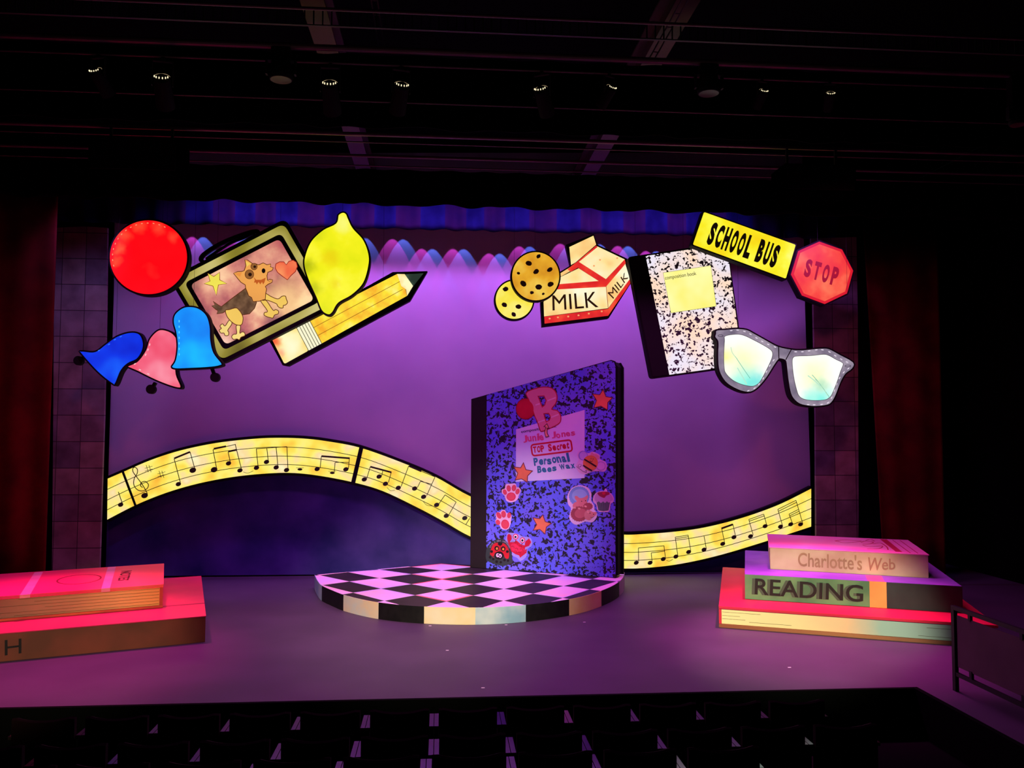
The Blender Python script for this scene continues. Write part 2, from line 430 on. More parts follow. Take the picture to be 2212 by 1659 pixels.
# roof beams running towards the stage
BEAM = paint((88, 66, 70), 0.6, spec=0.3)
for i, px in enumerate((692, 1452)):
    p = hplane(7.3).hit(px, 62)
    t = empty('ceiling_beam', Matrix.Translation((p.x, 0, 7.3)), ('left', 'right')[i]+' broad pale roof beam running towards the stage above the pipes', 'beam')
    M = Mesh(); M.box((-0.13, 1.0, 0), (0.13, 16.5, 0.03), BEAM); M.build('lower_flange', t)
    M = Mesh(); M.box((-0.02, 1.0, 0.031), (0.02, 16.5, 0.34), BEAM); M.build('web', t)
    M = Mesh(); M.box((-0.13, 1.0, 0.341), (0.13, 16.5, 0.37), BEAM); M.build('upper_flange', t)
for i, (px, py, y1) in enumerate(((818, 60, 9.3), (1412, 120, 9.35))):
    p = hplane(7.05).hit(px, py)
    M = Mesh()
    for dx in (-0.032, 0.032): M.tube((dx, 0, 0), (dx, 1.5, 0), 0.008, METAL, n=8)
    for k in range(5): M.tube((-0.032, 0.15+0.3*k, 0), (0.032, 0.15+0.3*k, 0), 0.006, METAL, n=6)
    o = M.build('cable_ladder', world=Matrix.Translation((p.x, 8.0, 7.05)))
    tag(o, ('left', 'right')[i]+' narrow twin-rail cable ladder beside the '+('left', 'right')[i]+' roof beam', 'ladder')

# battens / pipes, parallel to the stage front (pixel height at the picture's middle, depth)
PIPE = paint((110, 84, 92), 0.4, spec=0.6, metal=0.3)
def pipe_at(py, Y, r, x0, x1, label, mt=PIPE, name='lighting_pipe'):
    z = vplane(Y).hit(1106, py).z
    M = Mesh(); M.tube((x0, 0, 0), (x1, 0, 0), r, mt, n=12)
    o = M.build(name, world=Matrix.Translation((0, Y, z)), smooth_=False)
    tag(o, label, 'pipe'); return z
XW = 10.02
pipe_at(37, 7.9, 0.016, -XW, XW, 'topmost thin black pipe crossing under the roof beams')
pipe_at(73, 8.3, 0.010, -XW, XW, 'thin conduit just below the topmost overhead pipe')
pipe_at(119, 9.0, 0.034, -XW, XW, 'thick dusky pink lit pipe directly above the row of spotlights')
ZBAR = pipe_at(151, 9.15, 0.012, -XW, XW, 'thin bar carrying the glowing spotlights below the thick pink pipe')
pipe_at(230, 9.3, 0.009, -XW, XW, 'thin pipe running below the glowing spotlights')
pipe_at(300, 11.2, 0.026, -XW, XW, 'pink lit pipe that crosses above the two loudspeakers')
pipe_at(317, 11.5, 0.010, -XW, XW, 'thin pipe just beneath the pink lit middle pipe')
pipe_at(346, 12.4, 0.024, -XW, XW, 'pinkish pipe on top of the lower black border')
pipe_at(367, 12.55, 0.011, -XW, XW, 'lowest thin pipe along the top of the lower black border')
ZBAT = 6.85
for k_, (yb, zb_) in enumerate(((13.54, ZBAT), (13.70, ZBAT), (13.86, ZBAT), (14.02, ZBAT), (14.28, ZBAT), (15.5, 7.17))):
    M = Mesh(); M.tube((-XW, 0, 0), (XW, 0, 0), 0.018, DKMETAL, n=10)
    tag(M.build('hanging_batten', world=Matrix.Translation((0, yb, zb_))), 'dark steel batten behind the lower border, %s from the audience' % ('first', 'second', 'third', 'fourth', 'fifth', 'last')[k_], 'pipe')
# lattice cord run below the topmost pipe
M = Mesh()
z = vplane(8.1).hit(1106, 55).z
M.box((-6.5, -0.01, 0.075), (6.5, 0.01, 0.085), DKMETAL); M.box((-6.5, -0.01, -0.085), (6.5, 0.01, -0.075), DKMETAL)
for k in range(150):
    x = -6.4+k*0.086; M.box((x, -0.008, -0.075), (x+0.012, 0.008, 0.075), DKMETAL)
tag(M.build('lattice_girder', world=Matrix.Translation((0, 8.1, z))), 'slim black lattice girder between the two topmost overhead pipes', 'girder')

# cloth borders
def cloth(name, x0, x1, ztop, zbot, Y, mt, period, amp, label, cat, wav=0.03, xs=None, slant=0, mats=None, sub=14, kind=None):
    n = int((x1-x0)/period*sub/2)*2; vs = []; fs = []; rows = 8; mi = []
    rnd = random.Random(hash(name) % 97 if False else len(name)*7)
    ph = [rnd.uniform(0.75, 1.25) for _ in range(4000)]
    acc = 0; xs_ = []; 
    for i in range(n+1):
        x = x0+(x1-x0)*i/n; a = 2*math.pi*(x-x0)/period
        a += 0.9*math.sin((x-x0)*1.7)+0.6*math.sin((x-x0)*3.1+1)
        off = amp*math.sin(a); zb = zbot+wav*math.sin(a*0.5+0.7*math.sin(x*2))
        for r_ in range(rows+1):
            t = r_/rows; xx = x+slant*t*(1 if slant else 0)
            vs.append((xx, off*(0.6+0.4*t), ztop+(zb-ztop)*t))
        xs_.append(a)
    for i in range(n):
        for r_ in range(rows):
            a = i*(rows+1)+r_; b = a+rows+1; fs.append((a, a+1, b+1, b))
            mi.append(0 if not mats else int(((xs_[i]+math.pi/2) % (4*math.pi))/(2*math.pi)) % len(mats))
    me = bpy.data.meshes.new(name); me.from_pydata(vs, [], fs)
    for m_ in (mats or [mt]): me.materials.append(m_)
    me.polygons.foreach_set('material_index', mi); me.polygons.foreach_set('use_smooth', [True]*len(fs)); me.update()
    o = bpy.data.objects.new(name, me); COL.objects.link(o); o.location = (0, Y, 0)
    sm = o.modifiers.new('thickness', 'SOLIDIFY'); sm.thickness = 0.012
    tag(o, label, cat, kind=kind); return o
zA = vplane(9.6).hit(1106, 285).z
cloth('border_curtain', -9.5, 9.5, 7.0, zA, 9.6, MASK, 0.7, 0.04, 'upper black masking border hanging behind the row of spotlights', 'curtain', 0.008)
zB = vplane(12.8).hit(1106, 449).z
zBt = vplane(12.8).hit(1106, 374).z
cloth('border_curtain', -9.5, 9.5, zBt, zB, 12.8, MASK, 0.55, 0.05, 'lower black masking border with wavy hem just above the glowing props', 'curtain', 0.018)
# painted valance
zV = vplane(15.72).hit(1106, 506).z
VB = [paint((22, 28, 84), 0.9, (12, 15, 62), 2.5, spec=0.05), paint((42, 24, 62), 0.9, (24, 18, 60), 2.5, spec=0.05)]
cloth('valance', -7.4, 7.3, 7.15, zV, 15.5, None, 0.42, 0.05, 'blue and purple pleated valance across the top of the backdrop', 'curtain', 0.008, mats=VB)

# backdrop (cyclorama): pale sky cloth with a painted dark blue hill under the ribbon
CYC = 16.1
rib_top_L = [(87, 300), (175, 262), (330, 195), (500, 140), (700, 98), (900, 75), (1040, 68), (1200, 72), (1350, 90), (1525, 125), (1750, 205), (1950, 290), (2147, 400)]
rib_bot_L = [(84, 533), (250, 448), (420, 380), (600, 328), (800, 290), (1000, 270), (1150, 268), (1300, 285), (1480, 320), (1650, 370), (1850, 465), (2000, 545), (2147, 628)]
rib_top_R = [(82, 628), (300, 622), (600, 600), (900, 562), (1200, 495), (1500, 405), (1800, 290), (2121, 130)]
rib_bot_R = [(82, 995), (300, 990), (600, 960), (900, 905), (1200, 830), (1500, 740), (1800, 645), (2121, 540)]
top_px = [z4(*p) for p in rib_top_L]+[(1110, 1110), (1200, 1136), (1280, 1149)]+[zr(*p) for p in rib_top_R]
bot_px = [z4(*p) for p in rib_bot_L]+[(1100, 1192), (1190, 1218), (1275, 1227)]+[zr(*p) for p in rib_bot_R]
top_px = smooth(top_px, 5, False); bot_px = smooth(bot_px, 5, False)
mid_px = [((a[0]+b[0])/2, (a[1]+b[1])/2) for a, b in zip(top_px, bot_px)]
PC = vplane(CYC)
bd = Thing('backdrop', PC, 992, 900, 'large pale stage backdrop glowing violet above a dark blue painted hill', 'backdrop')
M = bd.mesh(zp)
SKY = paint((196, 190, 200), 0.9, (184, 178, 192), 0.7, spec=0.05)
zt = vplane(CYC).hit(1000, 400)
M.poly([(249, 330), (246, 633), (236, 960), (234, 1030)]+mid_px[1:-1]+[(1751, 1100), (1750, 1010), (1739, 666), (1733, 330)], -0.01, 0, SKY)
M.build('sky_cloth', bd.e)
M = bd.mesh(zp)
HILL = paint((84, 72, 150), 0.9, (46, 50, 110), 1.1, spec=0.05, detail=5)
M.poly([(234, 1030)]+mid_px[1:-1]+[(1751, 1100), (1753, 1232), (1100, 1237.5), (228, 1245)], -0.01, 0, HILL)
M.build('painted_hill', bd.e)

# glowing music ribbon
PR = vplane(15.85)
rb = Thing('music_ribbon', PR, 980, 1080, 'long curving yellow lightbox of music notes crossing the backdrop', 'sign')
M = rb.mesh(zp)
def off_line(line, d): return [(x, y+d) for x, y in line]
ring = off_line(top_px, -6)+off_line(bot_px, 6)[::-1]
M.poly(ring, -0.12, 0, BLACK); M.build('frame', rb.e)
NL = len(top_px)
YEL = glow([(0.28, (255, 186, 60)), (0.42, (255, 226, 84)), (0.52, (255, 242, 120)), (0.62, (252, 222, 160)), (0.76, (255, 255, 205))], 2.2, 1.0, detail=2)
M = rb.mesh(zp); M.poly(top_px+bot_px[::-1], 0.0, 0.008, YEL); rib_panel = M.build('lit_panel', rb.e)
M = rb.mesh(zp)
for t in (0.26, 0.52, 0.76):
    M.stroke([(a[0]+(b[0]-a[0])*t, a[1]+(b[1]-a[1])*t) for a, b in zip(top_px, bot_px)], 0.011, 0.008, 0.011, INK)
M.build('staff_lines', rib_panel)
M = rb.mesh(z4); W = 0.012
M.stroke([(172, 255), (247, 455)], 0.035, 0.008, 0.03, BLACK)
M.stroke([(1532, 112), (1480, 335)], 0.075, 0.008, 0.03, BLACK)
M.split('divider', rb.e)
M = rb.mesh(z4)
heads = [(161, 448), (297, 396), (489, 331), (571, 252), (692, 249), (774, 213), (839, 253), (933, 238), (990, 205), (1045, 236), (1104, 251), (1278, 245), (1441, 247), (1546, 304), (1630, 288), (1666, 329), (1739, 352), (1832, 356), (1883, 403), (1957, 449), (2012, 511), (2117, 524)]
for i, (x, y) in enumerate(heads):
    k = 1.25 if i in (1, 3, 4) else 1.0
    M.poly(ell(x, y, 15.5*k, 12*k, -20, 14), 0.008, 0.014, INK)
for x, y in ((1180, 247), (1364, 267)):
    M.poly(ell(x, y, 14, 7, 0, 12), 0.008, 0.014, INK); M.stroke([(x-22, y-9), (x+22, y-9)], 0.006, 0.008, 0.0135, INK)
st = [((170, 440), (148, 375)), ((500, 322), (465, 187)), ((583, 245), (555, 147)), ((706, 240), (686, 135)), ((686, 135), (815, 105)), ((848, 247), (812, 105)), ((784, 207), (772, 148)), ((942, 232), (932, 130)), ((932, 130), (1106, 118)), ((1000, 200), (992, 128)), ((1055, 232), (1045, 124)), ((1112, 247), (1106, 118)), ((1295, 240), (1302, 172)), ((1455, 245), (1462, 180)), ((1375, 262), (1380, 207)), ((1380, 207), (1460, 208)), ((1560, 298), (1580, 232)), ((1645, 283), (1652, 250)), ((1683, 322), (1700, 262)), ((1755, 345), (1798, 228)), ((1798, 228), (1948, 290)), ((1848, 350), (1865, 315)), ((1865, 315), (1930, 332)), ((1900, 397), (1948, 290)), ((1970, 443), (2005, 392)), ((2005, 392), (2068, 433)), ((2028, 503), (2068, 433)), ((2122, 563), (2145, 525))]
for a, b in st: M.stroke([a, b], W, 0.008, 0.013, INK)
for a, b in (((465, 185), (555, 148)), ((772, 146), (820, 136)), ((1302, 172), (1462, 184)), ((1580, 232), (1700, 264)), ((690, 130), (760, 116)), ((1800, 228), (1870, 258))): M.stroke([a, b], 0.032, 0.008, 0.0125, INK)
for s_ in ([(858, 262), (885, 268), (915, 255)], [(1675, 350), (1695, 368), (1720, 365)], [(1880, 428), (1900, 450), (1930, 455)]):
    M.stroke(smooth(s_, 5, False), 0.007, 0.008, 0.013, INK)
clef = [(297, 396), (312, 388), (300, 360), (278, 325), (250, 288), (232, 262), (230, 243), (242, 235), (256, 248), (254, 272), (238, 300), (236, 335), (255, 362), (285, 370), (312, 355), (318, 332), (300, 316), (279, 322), (274, 340), (286, 350)]
M.stroke(smooth(clef, 5, False), 0.013, 0.008, 0.013, INK)
for x, y in ((320, 243), (393, 275)):
    for d in (-8, 8):
        M.stroke([(x+d-6, y-20), (x+d+6, y+20)], 0.007, 0.008, 0.013, INK)
        M.stroke([(x-22, y+d+6), (x+22, y+d-6)], 0.007, 0.008, 0.0128, INK)
M.split('music_note', rib_panel)
M = rb.mesh(zr)
for x, y in [(222, 932), (372, 932), (515, 892), (652, 865), (790, 815), (957, 790), (1160, 727), (1282, 655), (1462, 645), (1620, 535), (1787, 540), (1898, 515), (2005, 515)]:
    M.poly(ell(x, y, 28, 21, -25, 14), 0.008, 0.014, INK)
for a, b in [((248, 915), (245, 772)), ((245, 772), (523, 748)), ((538, 880), (523, 748)), ((393, 915), (385, 825)), ((385, 825), (528, 807)), ((672, 850), (645, 655)), ((645, 655), (785, 632)), ((645, 672), (787, 650)), ((812, 800), (785, 632)), ((982, 780), (957, 640)), ((1180, 710), (1147, 553)), ((1298, 640), (1270, 512)), ((1490, 630), (1443, 463)), ((1443, 463), (1605, 405)), ((1447, 482), (1610, 424)), ((1637, 520), (1605, 405)), ((1808, 525), (1758, 353)), ((1758, 353), (1955, 255)), ((1764, 374), (1962, 276)), ((2027, 500), (1955, 255)), ((1915, 500), (1880, 405)), ((1880, 405), (1985, 352)), ((1886, 424), (1990, 372))]:
    M.stroke([a, b], 0.011, 0.008, 0.013, INK)
M.stroke([(1147, 560), (1270, 516)], 0.034, 0.008, 0.0125, INK)
M.stroke(smooth([(548, 905), (580, 915), (618, 895)], 5, False), 0.007, 0.008, 0.013, INK)
M.split('music_note', rib_panel)

# painted tile columns
def tilecol(poly, label, seedc, x0, x1):
    pl = vplane(15.3)
    t = Thing('tiled_column', pl, sum(p[0] for p in poly)/len(poly), 1235, label, 'column')
    mt = bpy.data.materials.new('painted_tiles'); mt.use_nodes = True; nt = mt.node_tree; L = nt.links.new
    b = nt.nodes['Principled BSDF']; b.inputs['Roughness'].default_value = 0.8
    tc = nt.nodes.new('ShaderNodeTexCoord'); mp = nt.nodes.new('ShaderNodeMapping')
    a = t.at(zp, x0, 1235); c = t.at(zp, x1, 1235); wd = (c[0]-a[0])/2
    mp.inputs['Location'].default_value = (-a[0]/wd*1.0, 0.12, 0); mp.inputs['Scale'].default_value = (1/wd, 1/0.458, 1)
    br = nt.nodes.new('ShaderNodeTexBrick'); br.offset = 0; br.inputs['Scale'].default_value = 1
    br.inputs['Brick Width'].default_value = 1; br.inputs['Row Height'].default_value = 1
    br.inputs['Mortar Size'].default_value = 0.018; br.inputs['Mortar Smooth'].default_value = 0.4; br.inputs['Bias'].default_value = 0
    br.inputs['Color1'].default_value = lin((168, 142, 130)); br.inputs['Color2'].default_value = lin((118, 104, 112)); br.inputs['Mortar'].default_value = lin((62, 40, 44))
    n = nt.nodes.new('ShaderNodeTexNoise'); n.inputs['Scale'].default_value = 2.2; n.inputs['Detail'].default_value = 4
    mx = nt.nodes.new('ShaderNodeMix'); mx.data_type = 'RGBA'; mx.blend_type = 'MULTIPLY'; mx.inputs[0].default_value = 0.7
    r = nt.nodes.new('ShaderNodeValToRGB'); ramp_set(r, [(0.3, (130, 110, 110)), (0.65, (255, 255, 255))])
    L(tc.outputs['Object'], mp.inputs[0]); L(mp.outputs[0], br.inputs['Vector']); L(tc.outputs['Object'], n.inputs['Vector']); L(n.outputs['Fac'], r.inputs[0])
    L(br.outputs['Color'], mx.inputs[6]); L(r.outputs[0], mx.inputs[7]); L(mx.outputs[2], b.inputs['Base Color'])
    M = t.mesh(zp); M.poly(poly, -0.06, 0, mt); M.build('tiled_face', t.e)
    M = t.mesh(zp); c0 = inset(poly, 6); M.poly(c0, -0.16, -0.061, MASK); M.build('backing_frame', t.e)
tilecol([(121, 492), (180, 489), (232, 492), (229, 700), (225, 900), (220, 1050), (214, 1253), (112, 1258), (115, 900), (117, 600)], 'tall flat painted with purple stone tiles at the left of the backdrop', 1, 113, 216)
tilecol([(1752, 515), (1850, 512), (1853, 680), (1854, 900), (1855, 1100), (1853, 1246), (1764, 1248), (1762, 900), (1757, 650)], 'tall flat painted with purple stone tiles at the right of the backdrop', 2, 1762, 1853)

# red side curtains and black legs
RED = paint((92, 10, 16), 0.85, (66, 6, 10), 2.0, spec=0.1)
xl = vplane(13.6).hit(110, 900).x
cloth('side_curtain', xl-1.9, xl, 6.9, 0.01, 13.6, RED, 0.5, 0.025, 'dark red pleated side curtain at the far left of the stage', 'curtain', 0.0)
xa = vplane(14.5).hit(1893, 900).x; xb = vplane(14.5).hit(2035, 900).x
cur = cloth('side_curtain', xa, xb, 6.35, 0.01, 14.5, RED, 0.5, 0.025, 'dark red pleated side curtain right of the backdrop, behind the stack of books', 'curtain', 0.0)
for v in cur.data.vertices:
    k = (xb-v.co.x)/(xb-xa); v.co.x += -0.16*k*(v.co.z/6.35) + 0.10*k*(1-v.co.z/6.35)
xd = vplane(15.4).hit(1858, 900).x
cloth('masking_leg', xd, xd+1.5, 7.0, 0.01, 15.75, MASK, 0.5, 0.05, 'black masking drape between the right tiled column and the red curtain', 'curtain', 0.0)
cloth('masking_leg', -8.9, -7.2, 7.0, 0.01, 15.75, MASK, 0.5, 0.05, 'black masking drape behind the left tiled column', 'curtain', 0.0)

# ================================================================== HANGING LIGHTBOX PROPS
def frame_face(t, z, outer, d, face, T=0.15, fname='lit_face', h=0.008, sm=0):
    o = smooth(outer, sm) if sm else outer
    M = t.mesh(z); M.poly(o, -T, 0, BLACK); M.build('frame', t.e)
    M = t.mesh(z); M.poly(inset(o, d), 0, h, face); return M.build(fname, t.e)

# red ball
t = Thing('kickball', vplane(13.6), *z1(500, 350), 'round red glowing ball lightbox at the top left', 'lightbox')
c = t.at(z1, 470, 300)
RB = glow([(0.3, (255, 12, 22)), (0.6, (255, 8, 20)), (0.8, (255, 40, 36))], 2.0, 1.0,
          spots=[t.at(z1, 330, 300)+(0.14, (255, 96, 58), 0.8), t.at(z1, 310, 370)+(0.12, (255, 88, 52), 0.75), t.at(z1, 360, 220)+(0.15, (255, 80, 50), 0.8),
                 t.at(z1, 450, 165)+(0.15, (255, 84, 52), 0.7), t.at(z1, 560, 170)+(0.16, (255, 78, 52), 0.7), t.at(z1, 650, 225)+(0.14, (255, 74, 50), 0.7)])
frame_face(t, z1, ell(500, 348, 241, 231, 0, 64), 11, RB, 0.16)
M = t.mesh(z1)
for k in range(15):
    a = R(165+k*9.5); M.poly(ell(498+212*math.cos(a), 346+202*math.sin(a), 6, 3, math.degrees(a)+90, 8), 0.008, 0.010, flat_glow((255, 150, 110)))
M.split('led', t.e)
wires(t, [(400, 180), (600, 180)], z1)

# lunchbox
t = Thing('lunchbox', vplane(13.9), *z1(1120, 550), 'gold-rimmed glowing lunchbox with a running cartoon dog, behind the red ball', 'lightbox')
LQ = [(622, 474), (1318, 116), (1617, 640), (925, 992)]
M = t.mesh(z1); M.poly(rounded(LQ, 45), -0.16, 0, BLACK); M.build('frame', t.e)
GOLD = glow([(0.3, (112, 104, 34)), (0.45, (150, 140, 50)), (0.6, (196, 184, 100)), (0.75, (216, 206, 130))], 1.3, 0.9, detail=1)
M = t.mesh(z1); M.poly(rounded(inset(LQ, 24), 40), 0, 0.008, GOLD, holes=[rounded(inset(LQ, 66), 34)]); M.build('gold_rim', t.e)
PINK = glow([(0.28, (122, 66, 74)), (0.42, (186, 104, 104)), (0.55, (222, 150, 128)), (0.7, (252, 212, 164))], 1.7, 1.08, detail=5,
            spots=[t.at(z1, 1330, 600)+(0.55, (250, 215, 140), 0.6), t.at(z1, 1300, 250)+(0.35, (184, 88, 92), 0.8), t.at(z1, 1250, 720)+(0.25, (110, 56, 84), 0.7),
                   t.at(z1, 760, 510)+(0.2, (120, 80, 76), 0.7), t.at(z1, 950, 860)+(0.25, (255, 214, 190), 0.8), t.at(z1, 1080, 330)+(0.16, (130, 72, 70), 0.6), t.at(z1, 900, 500)+(0.3, (255, 205, 165), 0.5)])
M = t.mesh(z1); M.poly(rounded(inset(LQ, 92), 30), 0, 0.008, PINK); pp = M.build('picture_panel', t.e)
# handle
M = t.mesh(zd)
hp = smooth([(320, 470), (285, 435), (330, 370), (480, 270), (650, 190), (800, 135), (900, 105), (965, 100), (975, 120)], 6, False)
M.stroke(hp, 0.062, -0.10, -0.04, BLACK)
M.stroke(smooth([(345, 430), (480, 340), (640, 240), (800, 175), (915, 130), (935, 160)], 6, False), 0.030, -0.10, -0.04, BLACK)
M.build('handle', t.e)
def outl(M, pts, fillm, h=0.012, w=0.0115, line=None, sm=0, closed=True):
    p = smooth(pts, sm) if sm else pts
    M.poly(p, 0.008, h, fillm); M.stroke(p, w, h-0.001, h+0.0012, line or flat_glow((120, 60, 20), 0.8), closed=True)
M = t.mesh(zd)
TAN = flat_glow((244, 168, 84)); TAN2 = flat_glow((250, 206, 96)); ORG = flat_glow((240, 150, 66)); PAW = flat_glow((252, 222, 130))
SADD = glow([(0.35, (92, 66, 44)), (0.65, (140, 104, 74))], 6, 0.9)
ln = flat_glow((110, 52, 16), 0.7)
# back leg pair, body, saddle, head
outl(M, [(640, 1170), (590, 1240), (560, 1215), (528, 1240), (545, 1270), (520, 1290), (540, 1325), (575, 1325), (590, 1355), (630, 1350), (632, 1310), (622, 1290), (672, 1210)], PAW, 0.011, line=ln, sm=4)
outl(M, [(722, 1240), (728, 1330), (690, 1340), (668, 1370), (690, 1400), (730, 1395), (760, 1405), (780, 1375), (825, 1355), (820, 1320), (790, 1312), (765, 1325), (772, 1240)], PAW, 0.011, line=ln, sm=4)
outl(M, [(1010, 935), (1095, 1060), (1060, 1080), (1055, 1110), (1090, 1130), (1125, 1140), (1160, 1145), (1180, 1110), (1222, 1095), (1225, 1060), (1190, 1045), (1160, 1050), (1075, 930)], TAN2, 0.011, line=ln, sm=4)
outl(M, [(1060, 850), (1140, 890), (1220, 918), (1270, 885), (1310, 885), (1320, 920), (1335, 960), (1310, 990), (1285, 995), (1280, 1025), (1245, 1025), (1215, 1000), (1200, 975), (1100, 935), (1030, 930)], TAN2, 0.0115, line=ln, sm=4)
outl(M, [(835, 790), (700, 890), (590, 975), (545, 1010), (500, 985), (445, 945), (470, 990), (430, 1000), (475, 1040), (505, 1060), (490, 1095), (560, 1085), (600, 1060), (700, 1035), (760, 1060), (790, 1110), (880, 1095), (940, 1030), (965, 960), (930, 870), (900, 800)], SADD, 0.012, line=ln)
outl(M, [(595, 1055), (640, 1045), (720, 1025), (760, 1055), (790, 1100), (805, 1150), (790, 1220), (750, 1232), (700, 1215), (650, 1175), (610, 1120)], TAN2, 0.0135, line=ln, sm=4)
outl(M, [(835, 790), (860, 850), (870, 880), (905, 900), (925, 950), (1000, 945), (1070, 920), (1075, 850), (1085, 800), (1070, 770), (1100, 745), (1150, 720), (1155, 690), (1125, 685), (1095, 695), (1090, 640), (1100, 600), (1150, 580), (1165, 545), (1130, 535), (1135, 500), (1090, 510), (1045, 488), (990, 512), (960, 500), (915, 495), (860, 455), (825, 450), (838, 520), (818, 580), (790, 590), (740, 592), (690, 612), (745, 680), (780, 720), (830, 750)], TAN, 0.0142, line=ln)
M.poly([(835, 470), (900, 495), (845, 535)], 0.0142, 0.0155, TAN2); M.poly([(705, 615), (790, 598), (770, 655)], 0.0142, 0.0155, ORG)
bd_ = [(925, 650), (960, 690), (1020, 690), (1075, 665), (1060, 720), (1045, 745), (1030, 715), (1010, 745), (990, 715), (970, 745), (955, 720), (935, 725), (945, 690)]
M.poly(bd_, 0.0142, 0.0156, flat_glow((196, 92, 36)))
for (x, y, r_) in ((880, 625, 52), (936, 532, 38)):
    M.poly(ell(x, y, r_, r_*1.05), 0.0142, 0.016, flat_glow((150, 96, 48))); M.stroke(ell(x, y, r_, r_*1.05), 0.008, 0.016, 0.0168, ln, closed=True)
    M.poly(ell(x+8, y+2, r_*0.42), 0.016, 0.0175, flat_glow((40, 18, 10)))
M.poly(ell(1049, 582, 22, 29), 0.0142, 0.0165, flat_glow((16, 8, 8)))
M.stroke([(1090, 690), (1120, 712), (1140, 700)], 0.006, 0.0142, 0.0155, ln)
M.build('dog_picture', pp)
M = t.mesh(zd); outl(M, [(383, 612), (455, 650), (525, 600), (525, 690), (612, 735), (510, 750), (485, 875), (445, 765), (338, 735), (410, 705)], flat_glow((250, 236, 88)), line=flat_glow((150, 84, 30))); M.build('star_picture', pp)
M = t.mesh(zd)
outl(M, [(1320, 510), (1290, 475), (1240, 475), (1195, 500), (1188, 550), (1215, 600), (1270, 645), (1333, 690), (1375, 640), (1430, 590), (1452, 530), (1440, 480), (1400, 455), (1350, 470)], glow([(0.35, (240, 96, 66)), (0.65, (252, 150, 96))], 2.5, 1.0), line=flat_glow((150, 30, 22)), sm=0); M.build('heart_picture', pp)
wires(t, [(900, 330), (1280, 140)], z1)

# pencil
t = Thing('pencil', vplane(14.2), *z1(1700, 720), 'giant glowing yellow pencil pointing up right, behind the lemon', 'lightbox')
M = t.mesh(z1); M.poly([(2166, 430), (2062, 606), (1332, 998), (1300, 992), (1220, 845), (1500, 690), (1800, 525), (1958, 436)], -0.15, 0, BLACK); M.build('frame', t.e)
ER = glow([(0.3, (255, 120, 60)), (0.42, (255, 226, 130)), (0.6, (255, 250, 190))], 2.2, 1.0, spots=[t.at(z1, 1350, 880)+(0.28, (255, 255, 215), 0.9), t.at(z1, 1250, 850)+(0.16, (250, 70, 50), 0.9)])
M = t.mesh(z1); M.poly(rounded([(1237, 836), (1383, 766), (1456, 905), (1312, 985)], 12), 0, 0.008, ER); M.build('eraser', t.e)
M = t.mesh(z1); M.poly([(1383, 766), (1462, 724), (1535, 862), (1456, 905)], 0, 0.008, flat_glow((255, 252, 214)))
for k in (0, 0.22, 0.42, 0.62, 0.82, 1.0):
    M.stroke([(1383+79*k, 766-42*k), (1456+79*k, 905-43*k)], 0.009, 0.008, 0.010, flat_glow((70, 60, 30), 0.7))
M.build('ferrule', t.e)
PB = glow([(0.3, (250, 160, 40)), (0.42, (252, 200, 56)), (0.55, (255, 232, 60)), (0.7, (255, 246, 130))], 3.0, 1.0, detail=4)
M = t.mesh(z1); M.poly([(1462, 724), (1700, 594), (1985, 448), (2010, 500), (2030, 520), (2044, 578), (1535, 862)], 0, 0.008, PB)
for a, b in (((1487, 768), (2003, 492)), ((1512, 815), (2018, 540))): M.stroke([a, b], 0.008, 0.008, 0.010, flat_glow((160, 90, 30), 0.8))
M.build('barrel', t.e)
M = t.mesh(z1); M.poly([(1985, 448), (2030, 449), (2080, 520), (2045, 578), (2038, 540), (2010, 520), (2000, 490)], 0.008, 0.011, glow([(0.4, (255, 246, 190)), (0.6, (250, 222, 150))], 4)); M.build('sharpened_wood', t.e)
M = t.mesh(z1); M.poly([(2030, 450), (2142, 444), (2080, 522)], 0, 0.0085, glow([(0.4, (44, 60, 50)), (0.62, (74, 100, 76))], 5, 0.8)); M.build('pencil_lead', t.e)
wires(t, [(1900, 480)], z1)

# lemon
t = Thing('lemon', vplane(13.6), *z1(1620, 400), 'bright yellow glowing lemon lightbox overlapping the lunchbox and pencil', 'lightbox')
lem = [(1660, 73), (1628, 92), (1614, 140), (1540, 178), (1468, 245), (1430, 330), (1423, 400), (1450, 490), (1495, 590), (1530, 672), (1575, 698), (1605, 680), (1640, 625), (1720, 578), (1790, 505), (1822, 400), (1822, 325), (1790, 240), (1728, 170), (1700, 115), (1686, 84)]
LM = glow([(0.3, (226, 232, 20)), (0.5, (246, 242, 30)), (0.65, (255, 250, 60)), (0.8, (255, 255, 130))], 1.6, 1.0, detail=4,
          spots=[t.at(z1, 1450, 400)+(0.20, (160, 172, 16), 0.75), t.at(z1, 1490, 540)+(0.2, (176, 190, 20), 0.7), t.at(z1, 1510, 200)+(0.2, (190, 200, 30), 0.6), t.at(z1, 1590, 350)+(0.22, (238, 206, 20), 0.7), t.at(z1, 1610, 500)+(0.15, (240, 212, 24), 0.6), t.at(z1, 1660, 150)+(0.2, (255, 255, 150), 0.6)])
frame_face(t, z1, smooth(lem, 5), 10, LM, 0.15)
wires(t, [(1655, 110)], z1)

